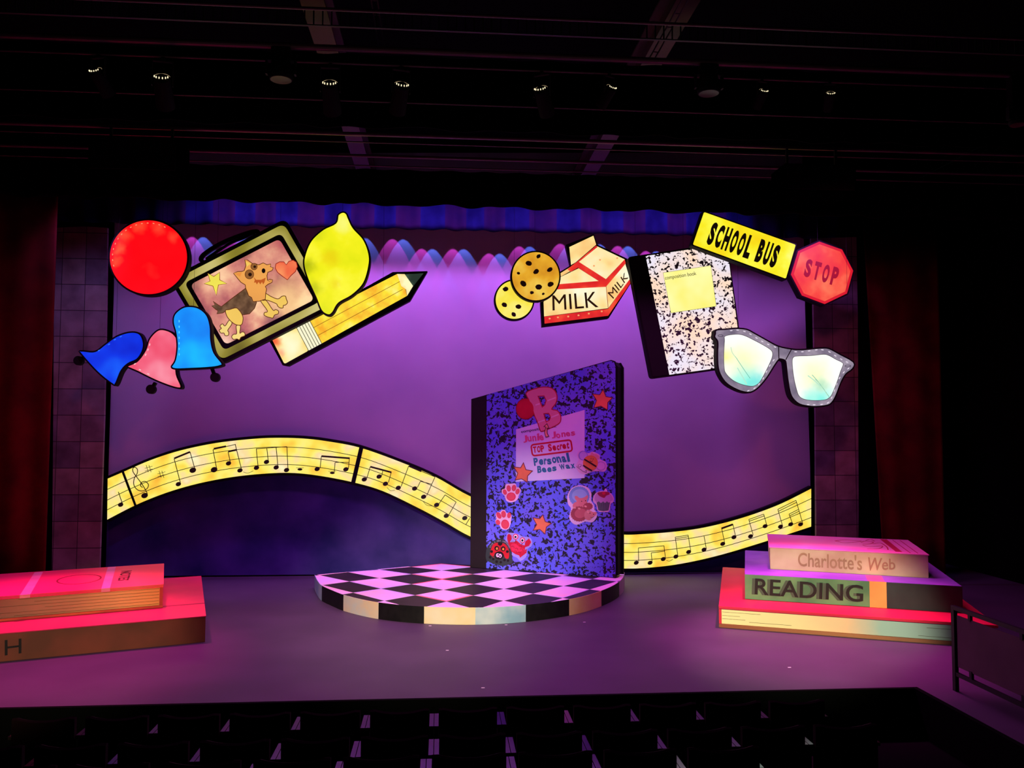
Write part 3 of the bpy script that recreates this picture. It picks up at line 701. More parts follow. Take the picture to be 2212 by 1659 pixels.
# bells
def bell(pts, d, face, label, Y, clap, stick, cen, leds):
    t = Thing('bell', vplane(Y), *z1(*cen), label, 'lightbox')
    frame_face(t, z1, smooth(pts, 5), d, face, 0.15)
    M = t.mesh(z1); M.stroke([stick, clap], 0.045, -0.13, -0.06, BLACK); M.poly(ell(clap[0], clap[1], 28), -0.14, -0.05, BLACK); M.build('clapper', t.e)
    if leds:
        M = t.mesh(z1)
        for x, y, a in leds: M.poly(ell(x, y, 3.5, 8, a, 8), 0.008, 0.010, leds_m[label[0]])
        M.split('led', t.e)
    wires(t, [(cen[0], cen[1]-60)], z1)
leds_m = {'l': flat_glow((90, 220, 255)), 'p': flat_glow((255, 200, 205)), 'd': flat_glow((40, 120, 255))}
LB = glow([(0.3, (0, 120, 240)), (0.5, (0, 150, 255)), (0.7, (10, 190, 255))], 1.5, 1.0)
bell([(735, 636), (800, 646), (852, 690), (874, 760), (878, 840), (896, 915), (945, 982), (925, 1002), (860, 1012), (750, 1018), (660, 1020), (632, 1002), (655, 960), (666, 880), (658, 800), (643, 740), (650, 690), (688, 652)], 10, LB,
     'light blue upright glowing bell overlapping the lunchbox corner', 13.6, (890, 1063), (868, 1005), (755, 830), [(684, 730+33*k, 0) for k in range(7)])
PK = glow([(0.3, (240, 70, 100)), (0.5, (248, 104, 132)), (0.7, (255, 150, 170))], 1.8, 0.98)
bell([(560, 776), (625, 784), (668, 820), (690, 880), (672, 960), (672, 1045), (700, 1118), (672, 1134), (560, 1096), (440, 1038), (368, 1000), (430, 965), (478, 900), (503, 830)], 10, PK,
     'pink glowing bell between the dark blue bell and the light blue bell', 13.82, (505, 1135), (530, 1095), (560, 950), [(508, 870, 10), (498, 900, 15), (484, 930, 25), (420, 985, 60), (450, 1020, 118), (500, 1045, 116)])
DB = glow([(0.3, (0, 34, 205)), (0.5, (0, 56, 236)), (0.7, (14, 96, 255))], 1.6, 0.98)
bell([(390, 790), (448, 800), (474, 850), (470, 905), (436, 960), (380, 988), (340, 1030), (306, 1108), (280, 1108), (190, 1035), (95, 930), (84, 906), (110, 902), (180, 905), (240, 862), (310, 814)], 10, DB,
     'dark blue tilted glowing bell at the far left of the hanging props', 13.985, (70, 963), (112, 935), (300, 930), [(265, 868, 60), (300, 840, 60), (335, 822, 65), (205, 905, 60)])

# cookies
CHIP = flat_glow((34, 16, 10), 0.5)
def cookie(cx, cy, r, ry, face, chips, label, Y, d=9):
    t = Thing('cookie', vplane(Y), *z2(cx, cy), label, 'lightbox')
    frame_face(t, z2, ell(cx, cy, r, ry, 0, 48), d, face, 0.13)
    rnd = random.Random(int(cx))
    for (x, y, s_) in chips:
        M = t.mesh(z2); M.poly([(px+rnd.uniform(-1.5, 1.5), py+rnd.uniform(-1.5, 1.5)) for px, py in ell(x, y, s_, s_*0.78, rnd.uniform(-50, 50), 9)], 0.008, 0.014, CHIP); M.build('chocolate_chip', t.e)
    wires(t, [(cx, cy-ry+20)], z2)
cookie(316, 450, 146, 149, glow([(0.3, (206, 130, 30)), (0.5, (236, 172, 44)), (0.7, (250, 214, 90))], 2.0, 0.95, detail=3), [(332, 335, 14), (275, 375, 19), (215, 433, 10), (318, 423, 18), (397, 412, 17), (243, 493, 20), (333, 513, 20), (403, 497, 19), (293, 545, 12), (360, 553, 9)], 'larger orange glowing chocolate chip cookie overlapping the milk carton', 13.75)
cookie(192, 587, 118, 120, glow([(0.3, (246, 214, 50)), (0.5, (252, 234, 80)), (0.7, (255, 244, 140))], 2.0, 0.98, detail=3), [(140, 525, 17), (133, 617, 17), (215, 628, 17), (188, 673, 15), (243, 575, 13)], 'smaller pale yellow glowing cookie tucked behind the larger cookie', 13.98)

# milk carton
t = Thing('milk_carton', vplane(14.0), *z2(600, 500), 'tilted glowing red and cream milk carton between cookies and notebook', 'lightbox')
M = t.mesh(z2); M.poly([(492, 266), (655, 204), (676, 266), (770, 310), (850, 348), (870, 492), (742, 694), (354, 744), (346, 600), (380, 500), (450, 428), (520, 386)], -0.15, 0, BLACK); M.build('frame', t.e)
CR = lambda s_: glow([(0.3, (252, 196, 120)), (0.45, (255, 226, 150)), (0.6, (255, 240, 190)), (0.75, (255, 255, 225))], 2.2, 1.0, seed=s_)
RD = glow([(0.3, (214, 30, 40)), (0.5, (240, 50, 44)), (0.7, (255, 96, 60))], 3, 0.95)
M = t.mesh(z2)
M.poly([(512, 280), (652, 214), (668, 266), (550, 368), (522, 384)], 0, 0.008, CR(1)); M.build('top_flap', t.e)
M = t.mesh(z2); M.poly([(528, 390), (548, 376), (556, 398), (462, 452), (458, 434)], 0, 0.0075, CR(6)); M.build('ridge_panel', t.e)
M = t.mesh(z2)
M.poly([(566, 366), (674, 276), (834, 352), (724, 468)], 0, 0.008, CR(2)); M.build('roof_panel', t.e)
M = t.mesh(z2)
M.poly([(566, 404), (682, 478), (455, 497), (400, 510), (460, 455)], 0, 0.008, CR(3)); M.build('gable_panel', t.e)
M = t.mesh(z2)
M.poly([(362, 600), (400, 528), (725, 512), (737, 636), (365, 684)], 0, 0.008, CR(4)); M.build('front_panel', t.e)
M = t.mesh(z2)
M.poly([(728, 508), (838, 378), (864, 466), (740, 634)], 0, 0.008, CR(5)); M.build('side_panel', t.e)
M = t.mesh(z2)
M.poly([(550, 372), (668, 272), (676, 280), (566, 368)], 0.008, 0.011, RD)
M.poly([(548, 372), (566, 366), (726, 468), (728, 508), (722, 512), (440, 527), (410, 524), (456, 496), (682, 478), (562, 400), (520, 424), (500, 410)], 0.008, 0.0112, RD)
M.poly([(724, 470), (834, 352), (840, 376), (728, 508)], 0.008, 0.0108, RD)
M.poly([(366, 686), (738, 640), (738, 680), (368, 726)], 0, 0.011, RD); M.poly([(738, 680), (738, 640), (864, 466), (866, 492)], 0, 0.0111, RD)
M.stroke([(726, 510), (738, 640)], 0.007, 0.008, 0.012, flat_glow((170, 60, 40)))
M.build('red_stripes', t.e)
M = t.mesh(z2); text_mesh(M, 'MILK', [(414, 650), (682, 630), (670, 540), (412, 562)], 0.008, 0.012, flat_glow((52, 24, 10), 0.6), 0.0); M.build('lettering', t.e)
M = t.mesh(z2); text_mesh(M, 'MILK', [(768, 582), (856, 458), (838, 424), (734, 548)], 0.008, 0.012, flat_glow((70, 28, 14), 0.6)); M.build('lettering', t.e)
M = t.mesh(z2)
for (x, y) in ((397, 697), (445, 690), (505, 685), (565, 678), (625, 668), (700, 655), (690, 355), (790, 345), (655, 390)): M.poly(ell(x, y, 6, 5, 0, 10), 0.011, 0.0125, flat_glow((255, 170, 110)))
M.split('led', t.e)
wires(t, [(640, 225)], z2)

# hanging composition book
t = Thing('composition_book', vplane(13.815), *z2(1200, 660), 'black and white marbled composition book glowing behind the bus sign and glasses', 'lightbox')
M = t.mesh(z2); M.poly(rounded([(852, 338), (1432, 252), (1532, 975), (990, 1048)], 22), -0.16, 0, BLACK); M.build('frame', t.e)
M = t.mesh(z2); M.poly([(957, 332), (1428, 262), (1520, 965), (1095, 1024)], 0, 0.008, marble((240, 232, 246), (16, 10, 14), 13.0, 1.0, (255, 222, 196), 0.53, 3)); mc = M.build('marbled_cover', t.e)
M = t.mesh(z2); M.poly(rounded([(866, 345), (955, 332), (1092, 1024), (998, 1036)], 10), 0, 0.006, paint((20, 17, 18), 0.5)); M.build('spine_tape', t.e)
LBL = [(1057, 430), (1335, 388), (1367, 625), (1103, 665)]
M = t.mesh(z2); M.poly(LBL, 0.008, 0.012, glow([(0.35, (248, 240, 120)), (0.6, (255, 250, 170))], 1.5)); M.stroke(LBL, 0.006, 0.012, 0.0135, flat_glow((60, 50, 20), 0.6), closed=True); lp_ = M.build('label_panel', mc)
M = t.mesh(z2); text_mesh(M, 'composition book', [(1070, 478), (1253, 450), (1247, 422), (1067, 450)], 0.012, 0.015, flat_glow((60, 50, 24), 0.6)); M.build('lettering', t.e)
wires(t, [(900, 350), (1180, 310)], z2)

# school bus sign
t = Thing('school_bus_sign', vplane(13.43), *z2(1530, 270), 'tilted glowing yellow sign reading SCHOOL BUS', 'sign')
BQ = [(1292, 66), (1840, 262), (1778, 474), (1222, 270)]
M = t.mesh(z2); M.poly(rounded(BQ, 10), -0.16, 0, BLACK); M.build('frame', t.e)
M = t.mesh(z2); M.poly(rounded(inset(BQ, 8), 8), 0, 0.008, glow([(0.3, (250, 206, 20)), (0.5, (252, 236, 36)), (0.65, (255, 250, 70)), (0.8, (255, 255, 140))], 1.8, 1.0, detail=4)); M.build('lit_face', t.e)
M = t.mesh(z2); condensed(M, 'SCHOOL BUS', [(1306, 262), (1704, 405), (1748, 275), (1350, 132)], 0.008, 0.013, flat_glow((26, 18, 8), 0.5), 0.06); M.build('lettering', t.e)
wires(t, [(1320, 90), (1780, 260)], z2)

# stop sign
t = Thing('stop_sign', vplane(13.8), *z2(1985, 430), 'glowing red octagonal STOP sign at the top right', 'sign')
OC = [(1968, 248), (2101, 295), (2165, 418), (2130, 550), (2000, 612), (1867, 562), (1803, 440), (1845, 303)]
M = t.mesh(z2); M.poly(inset(OC, -9), -0.17, 0, BLACK); M.build('frame', t.e)
M = t.mesh(z2); M.poly(OC, 0, 0.006, flat_glow((226, 26, 36))); M.build('red_border', t.e)
M = t.mesh(z2); M.poly(inset(OC, 15), 0.006, 0.009, glow([(0.3, (240, 40, 50)), (0.5, (250, 74, 54)), (0.68, (255, 120, 80)), (0.8, (255, 150, 110))], 1.9, 1.0, detail=3)); M.build('lit_face', t.e)
M = t.mesh(z2); condensed(M, 'STOP', [(1874, 450), (2062, 508), (2088, 404), (1896, 347)], 0.009, 0.013, flat_glow((176, 14, 30), 0.9), 0.05, 0.3); M.build('lettering', t.e)
wires(t, [(1968, 262)], z2)

# glasses
t = Thing('eyeglasses', vplane(13.6), *zg(1080, 500), 'giant silver-grey framed glasses with white glowing lenses', 'lightbox')
GF = [(185, 158), (300, 150), (450, 135), (600, 150), (700, 200), (860, 290), (1040, 385), (1220, 425), (1330, 435), (1450, 430), (1600, 415), (1720, 412), (1800, 440), (1900, 495), (2095, 605), (2080, 690), (1990, 760), (1920, 880), (1850, 1060), (1800, 1150), (1740, 1195), (1600, 1215), (1480, 1210), (1350, 1180), (1260, 1100), (1220, 1000), (1190, 820), (1168, 620), (1150, 570), (1100, 550), (1050, 555), (980, 650), (880, 810), (770, 940), (680, 1005), (600, 1015), (480, 980), (340, 900), (260, 800), (215, 680), (205, 500), (210, 350), (200, 290), (165, 245), (175, 200)]
GF = smooth(GF, 3)
M = t.mesh(zg); M.poly(inset(GF, -22), -0.16, 0, BLACK); M.build('frame', t.e)
GR = glow([(0.3, (104, 98, 118)), (0.5, (142, 130, 150)), (0.7, (172, 160, 176))], 3.0, 0.95, detail=3)
M = t.mesh(zg); M.poly(GF, 0, 0.008, GR); M.build('rim', t.e)
LL = smooth([(300, 235), (450, 210), (560, 225), (700, 290), (850, 370), (940, 430), (965, 480), (950, 560), (880, 710), (800, 860), (740, 920), (660, 940), (520, 910), (400, 850), (310, 760), (285, 680), (280, 500), (290, 300)], 4)
LR = smooth([(1260, 530), (1330, 515), (1500, 510), (1680, 492), (1760, 510), (1850, 560), (1940, 605), (1955, 640), (1920, 730), (1870, 880), (1800, 1050), (1760, 1100), (1700, 1130), (1560, 1140), (1420, 1125), (1340, 1080), (1300, 980), (1260, 800), (1240, 600)], 4)
for L_, sp, stk in ((LL, [(560, 560, .45, (246, 255, 196), .95), (300, 500, .22, (255, 255, 150), .9), (620, 900, .42, (120, 240, 222), 1.0), (500, 900, .25, (160, 250, 230), .8), (740, 890, .2, (110, 230, 225), .8)], [[(440, 520), (480, 580), (560, 700), (650, 830)], [(470, 680), (540, 800), (600, 910)], [(380, 390), (400, 470), (470, 560)]]),
                    (LR, [(1560, 780, .45, (246, 255, 200), .95), (1660, 1130, .36, (130, 244, 228), 1.0), (1480, 1120, .22, (150, 248, 230), .8), (1640, 900, .18, (170, 226, 190), .8)], [[(1520, 780), (1600, 870), (1690, 990), (1760, 1090)], [(1460, 790), (1540, 850), (1640, 940)], [(1560, 840), (1650, 930), (1740, 1070)]])):
    M = t.mesh(zg)
    M.poly(L_, 0.008, 0.011, glow([(0.3, (250, 255, 240)), (0.7, (255, 255, 255))], 1.5, 1.05, spots=[t.at(zg, a, b)+(r_, c_, am) for a, b, r_, c_, am in sp]))
    M.stroke(L_, 0.008, 0.011, 0.013, flat_glow((70, 66, 72), 0.7), closed=True)
    for q, s_ in enumerate(stk): M.stroke(smooth(s_, 4, False), (0.009, 0.016, 0.012)[q], 0.011, 0.0122, flat_glow(((110, 190, 170), (190, 238, 214), (200, 236, 200))[q]))
    M.build('lens', t.e)
M = t.mesh(zg)
M.stroke([(1050, 380), (1055, 560)], 0.014, 0.008, 0.013, BLACK); M.stroke([(1228, 425), (1150, 568)], 0.014, 0.008, 0.013, BLACK); M.build('bridge_seam', t.e)
for x, y, a, b in ((235, 230, 35, 14), (2022, 655, 40, 13)):
    M = t.mesh(zg); M.stroke(ell(x, y, a, b), 0.008, 0.008, 0.012, flat_glow((70, 62, 80), 0.7), closed=True); M.build('rivet', t.e)
M = t.mesh(zg)
for seg in ([(385, 158), (475, 150), (570, 170), (655, 208), (740, 262), (820, 310), (905, 352), (1000, 388)], [(980, 575), (925, 650), (880, 735), (835, 830), (775, 910), (712, 968), (625, 1003)],
            [(1290, 455), (1385, 455), (1480, 443), (1580, 428), (1665, 428), (1765, 458), (1845, 510), (1930, 560), (2010, 600)], [(2030, 690), (1965, 745), (1905, 825), (1865, 910), (1833, 1000), (1795, 1100), (1745, 1170), (1655, 1195), (1550, 1200), (1465, 1198)]):
    for i, (x, y) in enumerate(seg):
        a, b = seg[max(i-1, 0)], seg[min(i+1, len(seg)-1)]
        M.poly(ell(x, y, 20, 7, math.degrees(math.atan2(b[1]-a[1], b[0]-a[0])), 10), 0.008, 0.0105, flat_glow((236, 224, 240)))
M.split('led', t.e)
wires(t, [(520, 160), (2075, 610)], zg)

# ================================================================== STAGE PROPS
H0 = hplane(0)
# chequered platform
PH = 0.236; HP = hplane(PH)
def pz(x, y): return (x/6.1444+670, y/6.1444+1200)
def pzb(x, y): return (x/6.1444+1000, y/6.1444+1200)
front = [pz(65, 257), pz(100, 330), pz(162, 402), pz(300, 465), pz(448, 522), pz(680, 580), pz(912, 622), pz(1200, 655), pz(1515, 676), pz(1850, 688), pzb(165, 690), pzb(500, 680), pzb(832, 655), pzb(1130, 622), pzb(1406, 580), pzb(1640, 530), pzb(1832, 468), pzb(1980, 405), pzb(2068, 348), pzb(2125, 285), pzb(2140, 222)]
seams = {0: 'b', 2: 'k', 4: 'c', 6: 'k', 8: 'y', 10: 'b', 12: 'k', 14: 'o', 16: 'k', 18: 'g'}
front = smooth(front, 4, False); seams = {4*k: v for k, v in seams.items()}
outline = [tuple(HP.hit(*p)[:2]) for p in front]
back = [tuple(HP.hit(1240, 1230)[:2]), tuple(HP.hit(*pz(1740, 106))[:2])]
ctr = HP.hit(1014, 1262); ctr = (ctr.x, ctr.y)
pf = empty('platform', Matrix.Translation((ctr[0], ctr[1], 0)), 'low round-fronted platform with black and white checkerboard paint, under the notebook', 'platform')
BT = paint((46, 40, 42), 0.5, (30, 26, 27), 2.2, spec=0.3, detail=6)
WT = paint((214, 206, 240), 0.5, (246, 206, 206), 1.3, spec=0.3)
SIDES = {'b': paint((150, 196, 214), 0.6, (216, 232, 232), 2.2), 'k': paint((24, 22, 22), 0.55, (12, 12, 12), 9, detail=8), 'c': paint((250, 216, 160), 0.6, (206, 226, 222), 2.2), 'y': paint((255, 244, 208), 0.6, (255, 226, 150), 1.6),
         'o': paint((240, 190, 120), 0.6, (250, 216, 160), 2.0), 'g': paint((176, 170, 168), 0.6)}
loc2 = lambda p: (p[0]-ctr[0], p[1]-ctr[1])
M = Mesh(); allp = [loc2(p) for p in outline+back]
M.poly(allp, 0.0, PH-0.001, BT, side=BT); M.build('deck', pf)
M = Mesh(); cur_ = 'b'
full = outline
for i in range(len(full)-1):
    if i in seams: cur_ = seams[i]
    a, b = Vector(loc2(full[i])), Vector(loc2(full[i+1]))
    na = a*1.003; nb = b*1.003
    M.raw([(a.x, a.y, 0.001), (b.x, b.y, 0.001), (nb.x, nb.y, 0.001), (na.x, na.y, 0.001), (a.x, a.y, PH), (b.x, b.y, PH), (nb.x, nb.y, PH), (na.x, na.y, PH)],
          [(3, 2, 6, 7), (4, 7, 6, 5), (0, 1, 2, 3)], SIDES[cur_])
M.build('painted_rim', pf)
A_ = {(1745, 198): (1, 1), (1750, 315): (2, 2), (1770, 455): (3, 3), (1810, 612): (4, 4), (1740, 108): (0, 0), (1340, 150): (0, 1), (1345, 247): (1, 2), (1345, 380): (2, 3), (1390, 527): (3, 4), (920, 187): (0, 2), (920, 300): (1, 3), (500, 220): (0, 3), (520, 345): (1, 4), (940, 440): (2, 4)}
B_ = {(130, 247): (2, 1), (145, 378): (3, 2), (140, 530): (4, 3), (535, 300): (3, 1), (545, 443): (4, 2), (540, 600): (5, 3), (945, 357): (4, 1), (930, 507): (5, 2), (1335, 405): (5, 1), (1320, 270): (4, 0), (1720, 312): (5, 0)}
import numpy as np
rows_ = []; rhs = []; known = {}
basis = lambda i, j: [1, i, j, i*i, i*j, j*j]
for dct, f_ in ((A_, pz), (B_, pzb)):
    for k_, ij in dct.items():
        p = HP.hit(*f_(*k_)); rows_.append(basis(*ij)); rhs.append([p.x-ctr[0], p.y-ctr[1]]); known[ij] = (p.x-ctr[0], p.y-ctr[1])
cf = np.linalg.lstsq(np.array(rows_, float), np.array(rhs), rcond=None)[0]
def lat(i, j):
    if (i, j) in known: return known[(i, j)]
    q = np.array(basis(i, j), float) @ cf; return (float(q[0]), float(q[1]))
def clip(poly, cl):
    if area2(cl) < 0: cl = cl[::-1]
    out = list(poly)
    for i in range(len(cl)):
        a, b = Vector(cl[i-1]), Vector(cl[i]); inp = out; out = []
        side = lambda p: (b.x-a.x)*(p[1]-a.y)-(b.y-a.y)*(p[0]-a.x)
        for k in range(len(inp)):
            p, q = inp[k-1], inp[k]; sp, sq = side(p), side(q)
            if (sp >= 0) != (sq >= 0):
                tt = sp/(sp-sq); out.append((p[0]+(q[0]-p[0])*tt, p[1]+(q[1]-p[1])*tt))
            if sq >= 0: out.append(q)
        if not out: return []
    return out
M = Mesh()
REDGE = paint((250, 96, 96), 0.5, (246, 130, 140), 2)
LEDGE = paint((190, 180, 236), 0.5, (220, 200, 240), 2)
def tile_mat(kind):
    mt = bpy.data.materials.new('white_tile'); mt.use_nodes = True
    b = mt.node_tree.nodes['Principled BSDF']; b.inputs['Roughness'].default_value = 0.5
    return mt
for i in range(-2, 9):
    for j in range(-4, 7):
        if (i-j) % 2: continue
        q = [lat(i, j), lat(i+1, j), lat(i+1, j+1), lat(i, j+1)]
        c = clip(q, allp)
        if len(c) < 3 or abs(area2(c)) < 1e-3: continue
        M.poly(c, PH-0.001, PH+0.0006, WT)
        # painted coloured rims of the tile (top pair / bottom pair of edges)
        if len(c) == 4 and abs(abs(area2(c))-abs(area2(q))) < 1e-4:
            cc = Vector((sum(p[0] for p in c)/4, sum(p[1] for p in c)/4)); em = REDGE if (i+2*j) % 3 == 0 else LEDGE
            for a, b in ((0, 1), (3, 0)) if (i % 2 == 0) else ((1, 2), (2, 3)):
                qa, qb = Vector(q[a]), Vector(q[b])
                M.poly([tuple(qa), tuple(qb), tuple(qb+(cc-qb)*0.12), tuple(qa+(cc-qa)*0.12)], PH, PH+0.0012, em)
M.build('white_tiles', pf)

# standing notebook flat
A0 = HP.hit(1016, 1226); B0 = HP.hit(1331, 1249)
NBP = Plane(A0, B0-A0, (0, 0, 1))
NBP = Plane(A0+Vector((0, 0, 0)), B0-A0, (0, 0, 1))
nb = Thing('notebook', NBP, 1016, 1226, 'tall blue marbled composition book covered in stickers, standing on the checkered platform', 'notebook')
NBLUE = marble((92, 100, 240), (22, 14, 34), 11.5, 0.0, (112, 104, 232), 0.505)
TL = (1018, 862); TR_ = (1331, 776); BR = (1331, 1248.5); BL_ = (1016, 1225.5)
M = nb.mesh(); M.poly([BL_, BR, (1331, 790), (1328, 780), (1320, 777.5), TL], -0.045, 0, BLACK); M.build('cover_board', nb.e)
M = nb.mesh(); M.poly([(1050.5, 1227.5), (1329.5, 1247.5), (1329.5, 792), (1326, 781), (1319, 779.5), (1051.5, 852.5)], 0, 0.003, NBLUE); M.build('marbled_cover', nb.e)
M = nb.mesh(); M.poly([(1016.5, 1225), (1050.5, 1227.5), (1051.5, 852.5), (1018.5, 862.5)], 0, 0.004, paint((30, 20, 22), 0.6)); M.build('spine_tape', nb.e)
# back cover standing behind the front one, and the black page block between
uu = 0.055
M = nb.mesh(); M.poly([(1022, 1224), (1333, 1244), (1333, 792), (1327, 781.5), (1024, 864)], -0.27, -0.047, paint((8, 8, 9), 0.8)); M.build('page_block', nb.e)
M = nb.mesh(); M.poly([(1018, 1224), (1337, 1246), (1337, 792), (1331, 781), (1020, 866)], -0.32, -0.272, BLACK); M.build('back_cover', nb.e)
M = nb.mesh(zb); M.box((nb.at(zp, 1325, 1247)[0], nb.at(zp, 1325, 1247)[1]+0.005, 0.004), (nb.at(zp, 1330, 1247)[0], nb.at(zp, 1330, 1247)[1]+0.05, 0.03), DKMETAL); M.build('hinge_bracket', nb.e)
HS = 0.0045
# label
LQ2 = [(104, 745), (1127, 450), (1127, 1470), (100, 1525)]
M = nb.mesh(zn); M.poly([(104, 742), (1127, 452), (1127, 1470), (100, 1525)], 0.003, HS, paint((232, 214, 240), 0.7, (206, 208, 244), 1.4)); nlab = M.build('label_panel', nb.e)
def nb_text(s, quad, col, bold=0.0, h=0.0015, name='lettering'):
    M = nb.mesh(zn); text_mesh(M, s, quad, HS, HS+h, paint(col, 0.7), bold); M.build(name, nlab)
nb_text('composition book', [(183, 810), (712, 724), (702, 672), (178, 758)], (54, 40, 80), 0.015)
# hand lettering: wobbly thick letters
def hand(word, quad, col, bold, seed, line=None):
    rnd = random.Random(seed); M = nb.mesh(zn); n = len(word)
    q = [Vector(p) for p in quad]
    wts = [0.55 if ch in 'il' else 0.6 if ch in 'rtc' else 1.15 if ch in 'WmM' else 0.9 for ch in word]; tot = sum(wts); acc = 0
    low = set('aceimnorsuvwxz'); 
    for k, ch in enumerate(word):
        a = acc/tot; b = (acc+wts[k]*0.86)/tot; acc += wts[k]
        hh = 0.72 if ch in low else 1.0
        if ch == 'i': hh = 0.95
        jy = rnd.uniform(-0.05, 0.05); sk = rnd.uniform(-0.05, 0.05)/n*3
        def pt(s_, t_):
            t_ = t_+jy
            return tuple((q[0]*(1-s_)+q[1]*s_)*(1-t_)+(q[3]*(1-s_)+q[2]*s_)*t_)
        qd = [pt(a, 0), pt(b, 0), pt(b+sk, hh), pt(a+sk, hh)]
        text_mesh(M, ch, qd, HS, HS+0.0015, paint(col, 0.7), bold)
    M.build('lettering', nlab)
hand('Junie', [(215, 940), (530, 900), (520, 785), (200, 835)], (230, 90, 140), 0.035, 1)
hand('Jones', [(640, 885), (1000, 832), (985, 745), (625, 785)], (230, 90, 140), 0.035, 2)
hand('TOP', [(362, 1092), (540, 1080), (530, 975), (352, 1000)], (205, 10, 50), 0.045, 3)
hand('Secret', [(590, 1070), (905, 1030), (900, 925), (580, 960)], (205, 10, 50), 0.045, 4)
hand('Personal', [(375, 1290), (920, 1225), (890, 1090), (355, 1175)], (50, 130, 160), 0.045, 5)
hand('Bees', [(425, 1400), (720, 1360), (705, 1265), (410, 1295)], (50, 130, 160), 0.045, 6)
hand('Wax', [(765, 1345), (1000, 1320), (985, 1225), (750, 1265)], (50, 130, 160), 0.045, 7)
M = nb.mesh(zn); rr = rounded([(325, 975), (920, 898), (945, 1065), (350, 1140)], 45)
M.stroke(rr, 0.028, HS, HS+0.0015, paint((205, 10, 50), 0.7), closed=True); M.build('stamp_outline', nlab)

def sticker(name, z, parts, label=None):
    """parts: (outline, colour, smooth, height)"""
    M = nb.mesh(z)
    for k, (pts, c, sm) in enumerate(parts):
        p = smooth(pts, sm) if sm else pts
        M.poly(p, 0.003, 0.0062+0.0006*k, paint(c, 0.65) if isinstance(c, tuple) else c)
    o = M.build(name, nb.e)
    if label: o['label'] = label
    return o
for zz, pts in ((zn, [(1405, 135), (1450, 250), (1555, 268), (1478, 345), (1472, 460), (1370, 402), (1255, 428), (1300, 310), (1235, 208), (1350, 220)]),
                (zn, [(215, 1230), (255, 1340), (360, 1360), (282, 1440), (277, 1545), (185, 1487), (80, 1508), (123, 1400), (60, 1298), (170, 1310)]),
                (zs, [(980, 592), (1022, 708), (1128, 740), (1040, 802), (1018, 922), (930, 842), (812, 860), (876, 762), (812, 645), (930, 660)])):
    sticker('star_sticker', zz, [(pts, (120, 40, 60), 0), (inset(pts, 11), (250, 130, 84), 0)])
# letter B with ball and arrow
Bo = smooth([(248, 195), (380, 130), (520, 103), (640, 122), (705, 190), (724, 275), (700, 365), (645, 438), (720, 455), (772, 525), (778, 610), (735, 672), (600, 740), (485, 782), (450, 740), (418, 640), (375, 545), (330, 400), (280, 290)], 3)
h1 = [(435, 250), (520, 245), (552, 310), (530, 380), (495, 408), (465, 330)]; h2 = [(520, 510), (590, 505), (620, 560), (600, 605), (555, 630), (535, 570)]
M = nb.mesh(zn); M.poly(Bo, 0.003, 0.0065, paint((190, 24, 48)), holes=[inset(h1, 6), inset(h2, 6)])
M.poly(inset(Bo, 14), 0.0065, 0.0075, gradpaint([(0.0, (226, 60, 66)), (0.5, (232, 90, 90)), (1.0, (226, 140, 150))], 2.6, axis=1, noise=0.05), holes=[inset(h1, -8), inset(h2, -8)])
for a, b in (((395, 380), (455, 360)), ((575, 315), (695, 270)), ((430, 640), (535, 602)), ((625, 565), (740, 520))): M.stroke([a, b], 0.022, 0.0075, 0.009, paint((246, 200, 206)))
M.build('letter_sticker', nb.e)
sticker('ball_sticker', zn, [(ell(247, 437, 147, 160), (150, 10, 40), 0), (ell(247, 437, 137, 150), (206, 22, 50), 0), (ell(247, 437, 130, 142), (206, 22, 50), 0), (ell(247, 437, 120, 130), (206, 22, 50), 0), (ell(247, 437, 110, 120), (210, 26, 54), 0)])
ar = [(568, 652), (605, 735), (572, 728), (574, 800), (602, 852), (545, 864), (526, 790), (545, 712), (512, 702)]
M = nb.mesh(zn); M.poly(ar, 0.003, 0.0098, paint((60, 24, 40))); M.poly(inset(ar, 9), 0.0098, 0.0105, paint((250, 180, 130))); M.build('arrow_sticker', nb.e)
# bee
stk_bee = sticker('bee_sticker', zn, [([(1018, 1130), (1040, 1075), (1100, 1060), (1180, 1100), (1240, 1075), (1300, 1095), (1355, 1130), (1360, 1190), (1440, 1230), (1460, 1310), (1420, 1372), (1330, 1368), (1250, 1372), (1200, 1390), (1130, 1415), (1050, 1390), (1003, 1320), (1005, 1260), (1040, 1200)], (236, 200, 226), 3),
    (ell(1105, 1135, 70, 72), (150, 140, 214), 0), (ell(1108, 1135, 58, 60), (200, 184, 232), 0), (ell(1372, 1290, 72, 70), (190, 150, 210), 0), (ell(1372, 1290, 58, 56), (226, 190, 226), 0),
    ([(1210, 1130), (1235, 1080), (1262, 1108), (1300, 1110), (1345, 1140), (1340, 1190), (1300, 1180)], (240, 170, 160), 0), (ell(1215, 1245, 112, 115), (236, 150, 74), 0)])
M = nb.mesh(zn); K = paint((50, 16, 30))
M.stroke([(1122, 1188), (1210, 1240), (1302, 1298)], 0.026, 0.010, 0.0125, K); M.stroke([(1106, 1280), (1170, 1320), (1240, 1362)], 0.026, 0.010, 0.0125, K)
M.stroke(smooth([(1205, 1205), (1222, 1222), (1250, 1212)], 4, False), 0.007, 0.010, 0.0125, K)
for x, y in ((1225, 1180), (1255, 1185)): M.poly(ell(x, y, 5), 0.010, 0.0125, K)
for k in range(14): M.poly(ell(1010+k*11-0.0*k, 1300+8.2*k-0.0*k*k*0.3 if k < 9 else 1374+(k-9)*3, 5), 0.005, 0.0075, K)
for k in range(9):
    a = k*0.75; M.poly(ell(1055+(14+2.4*k)*math.cos(a), 1290+(12+2.2*k)*math.sin(a), 5), 0.005, 0.0076, K)
M.stroke([(1145, 1355), (1160, 1370)], 0.01, 0.008, 0.0125, K)
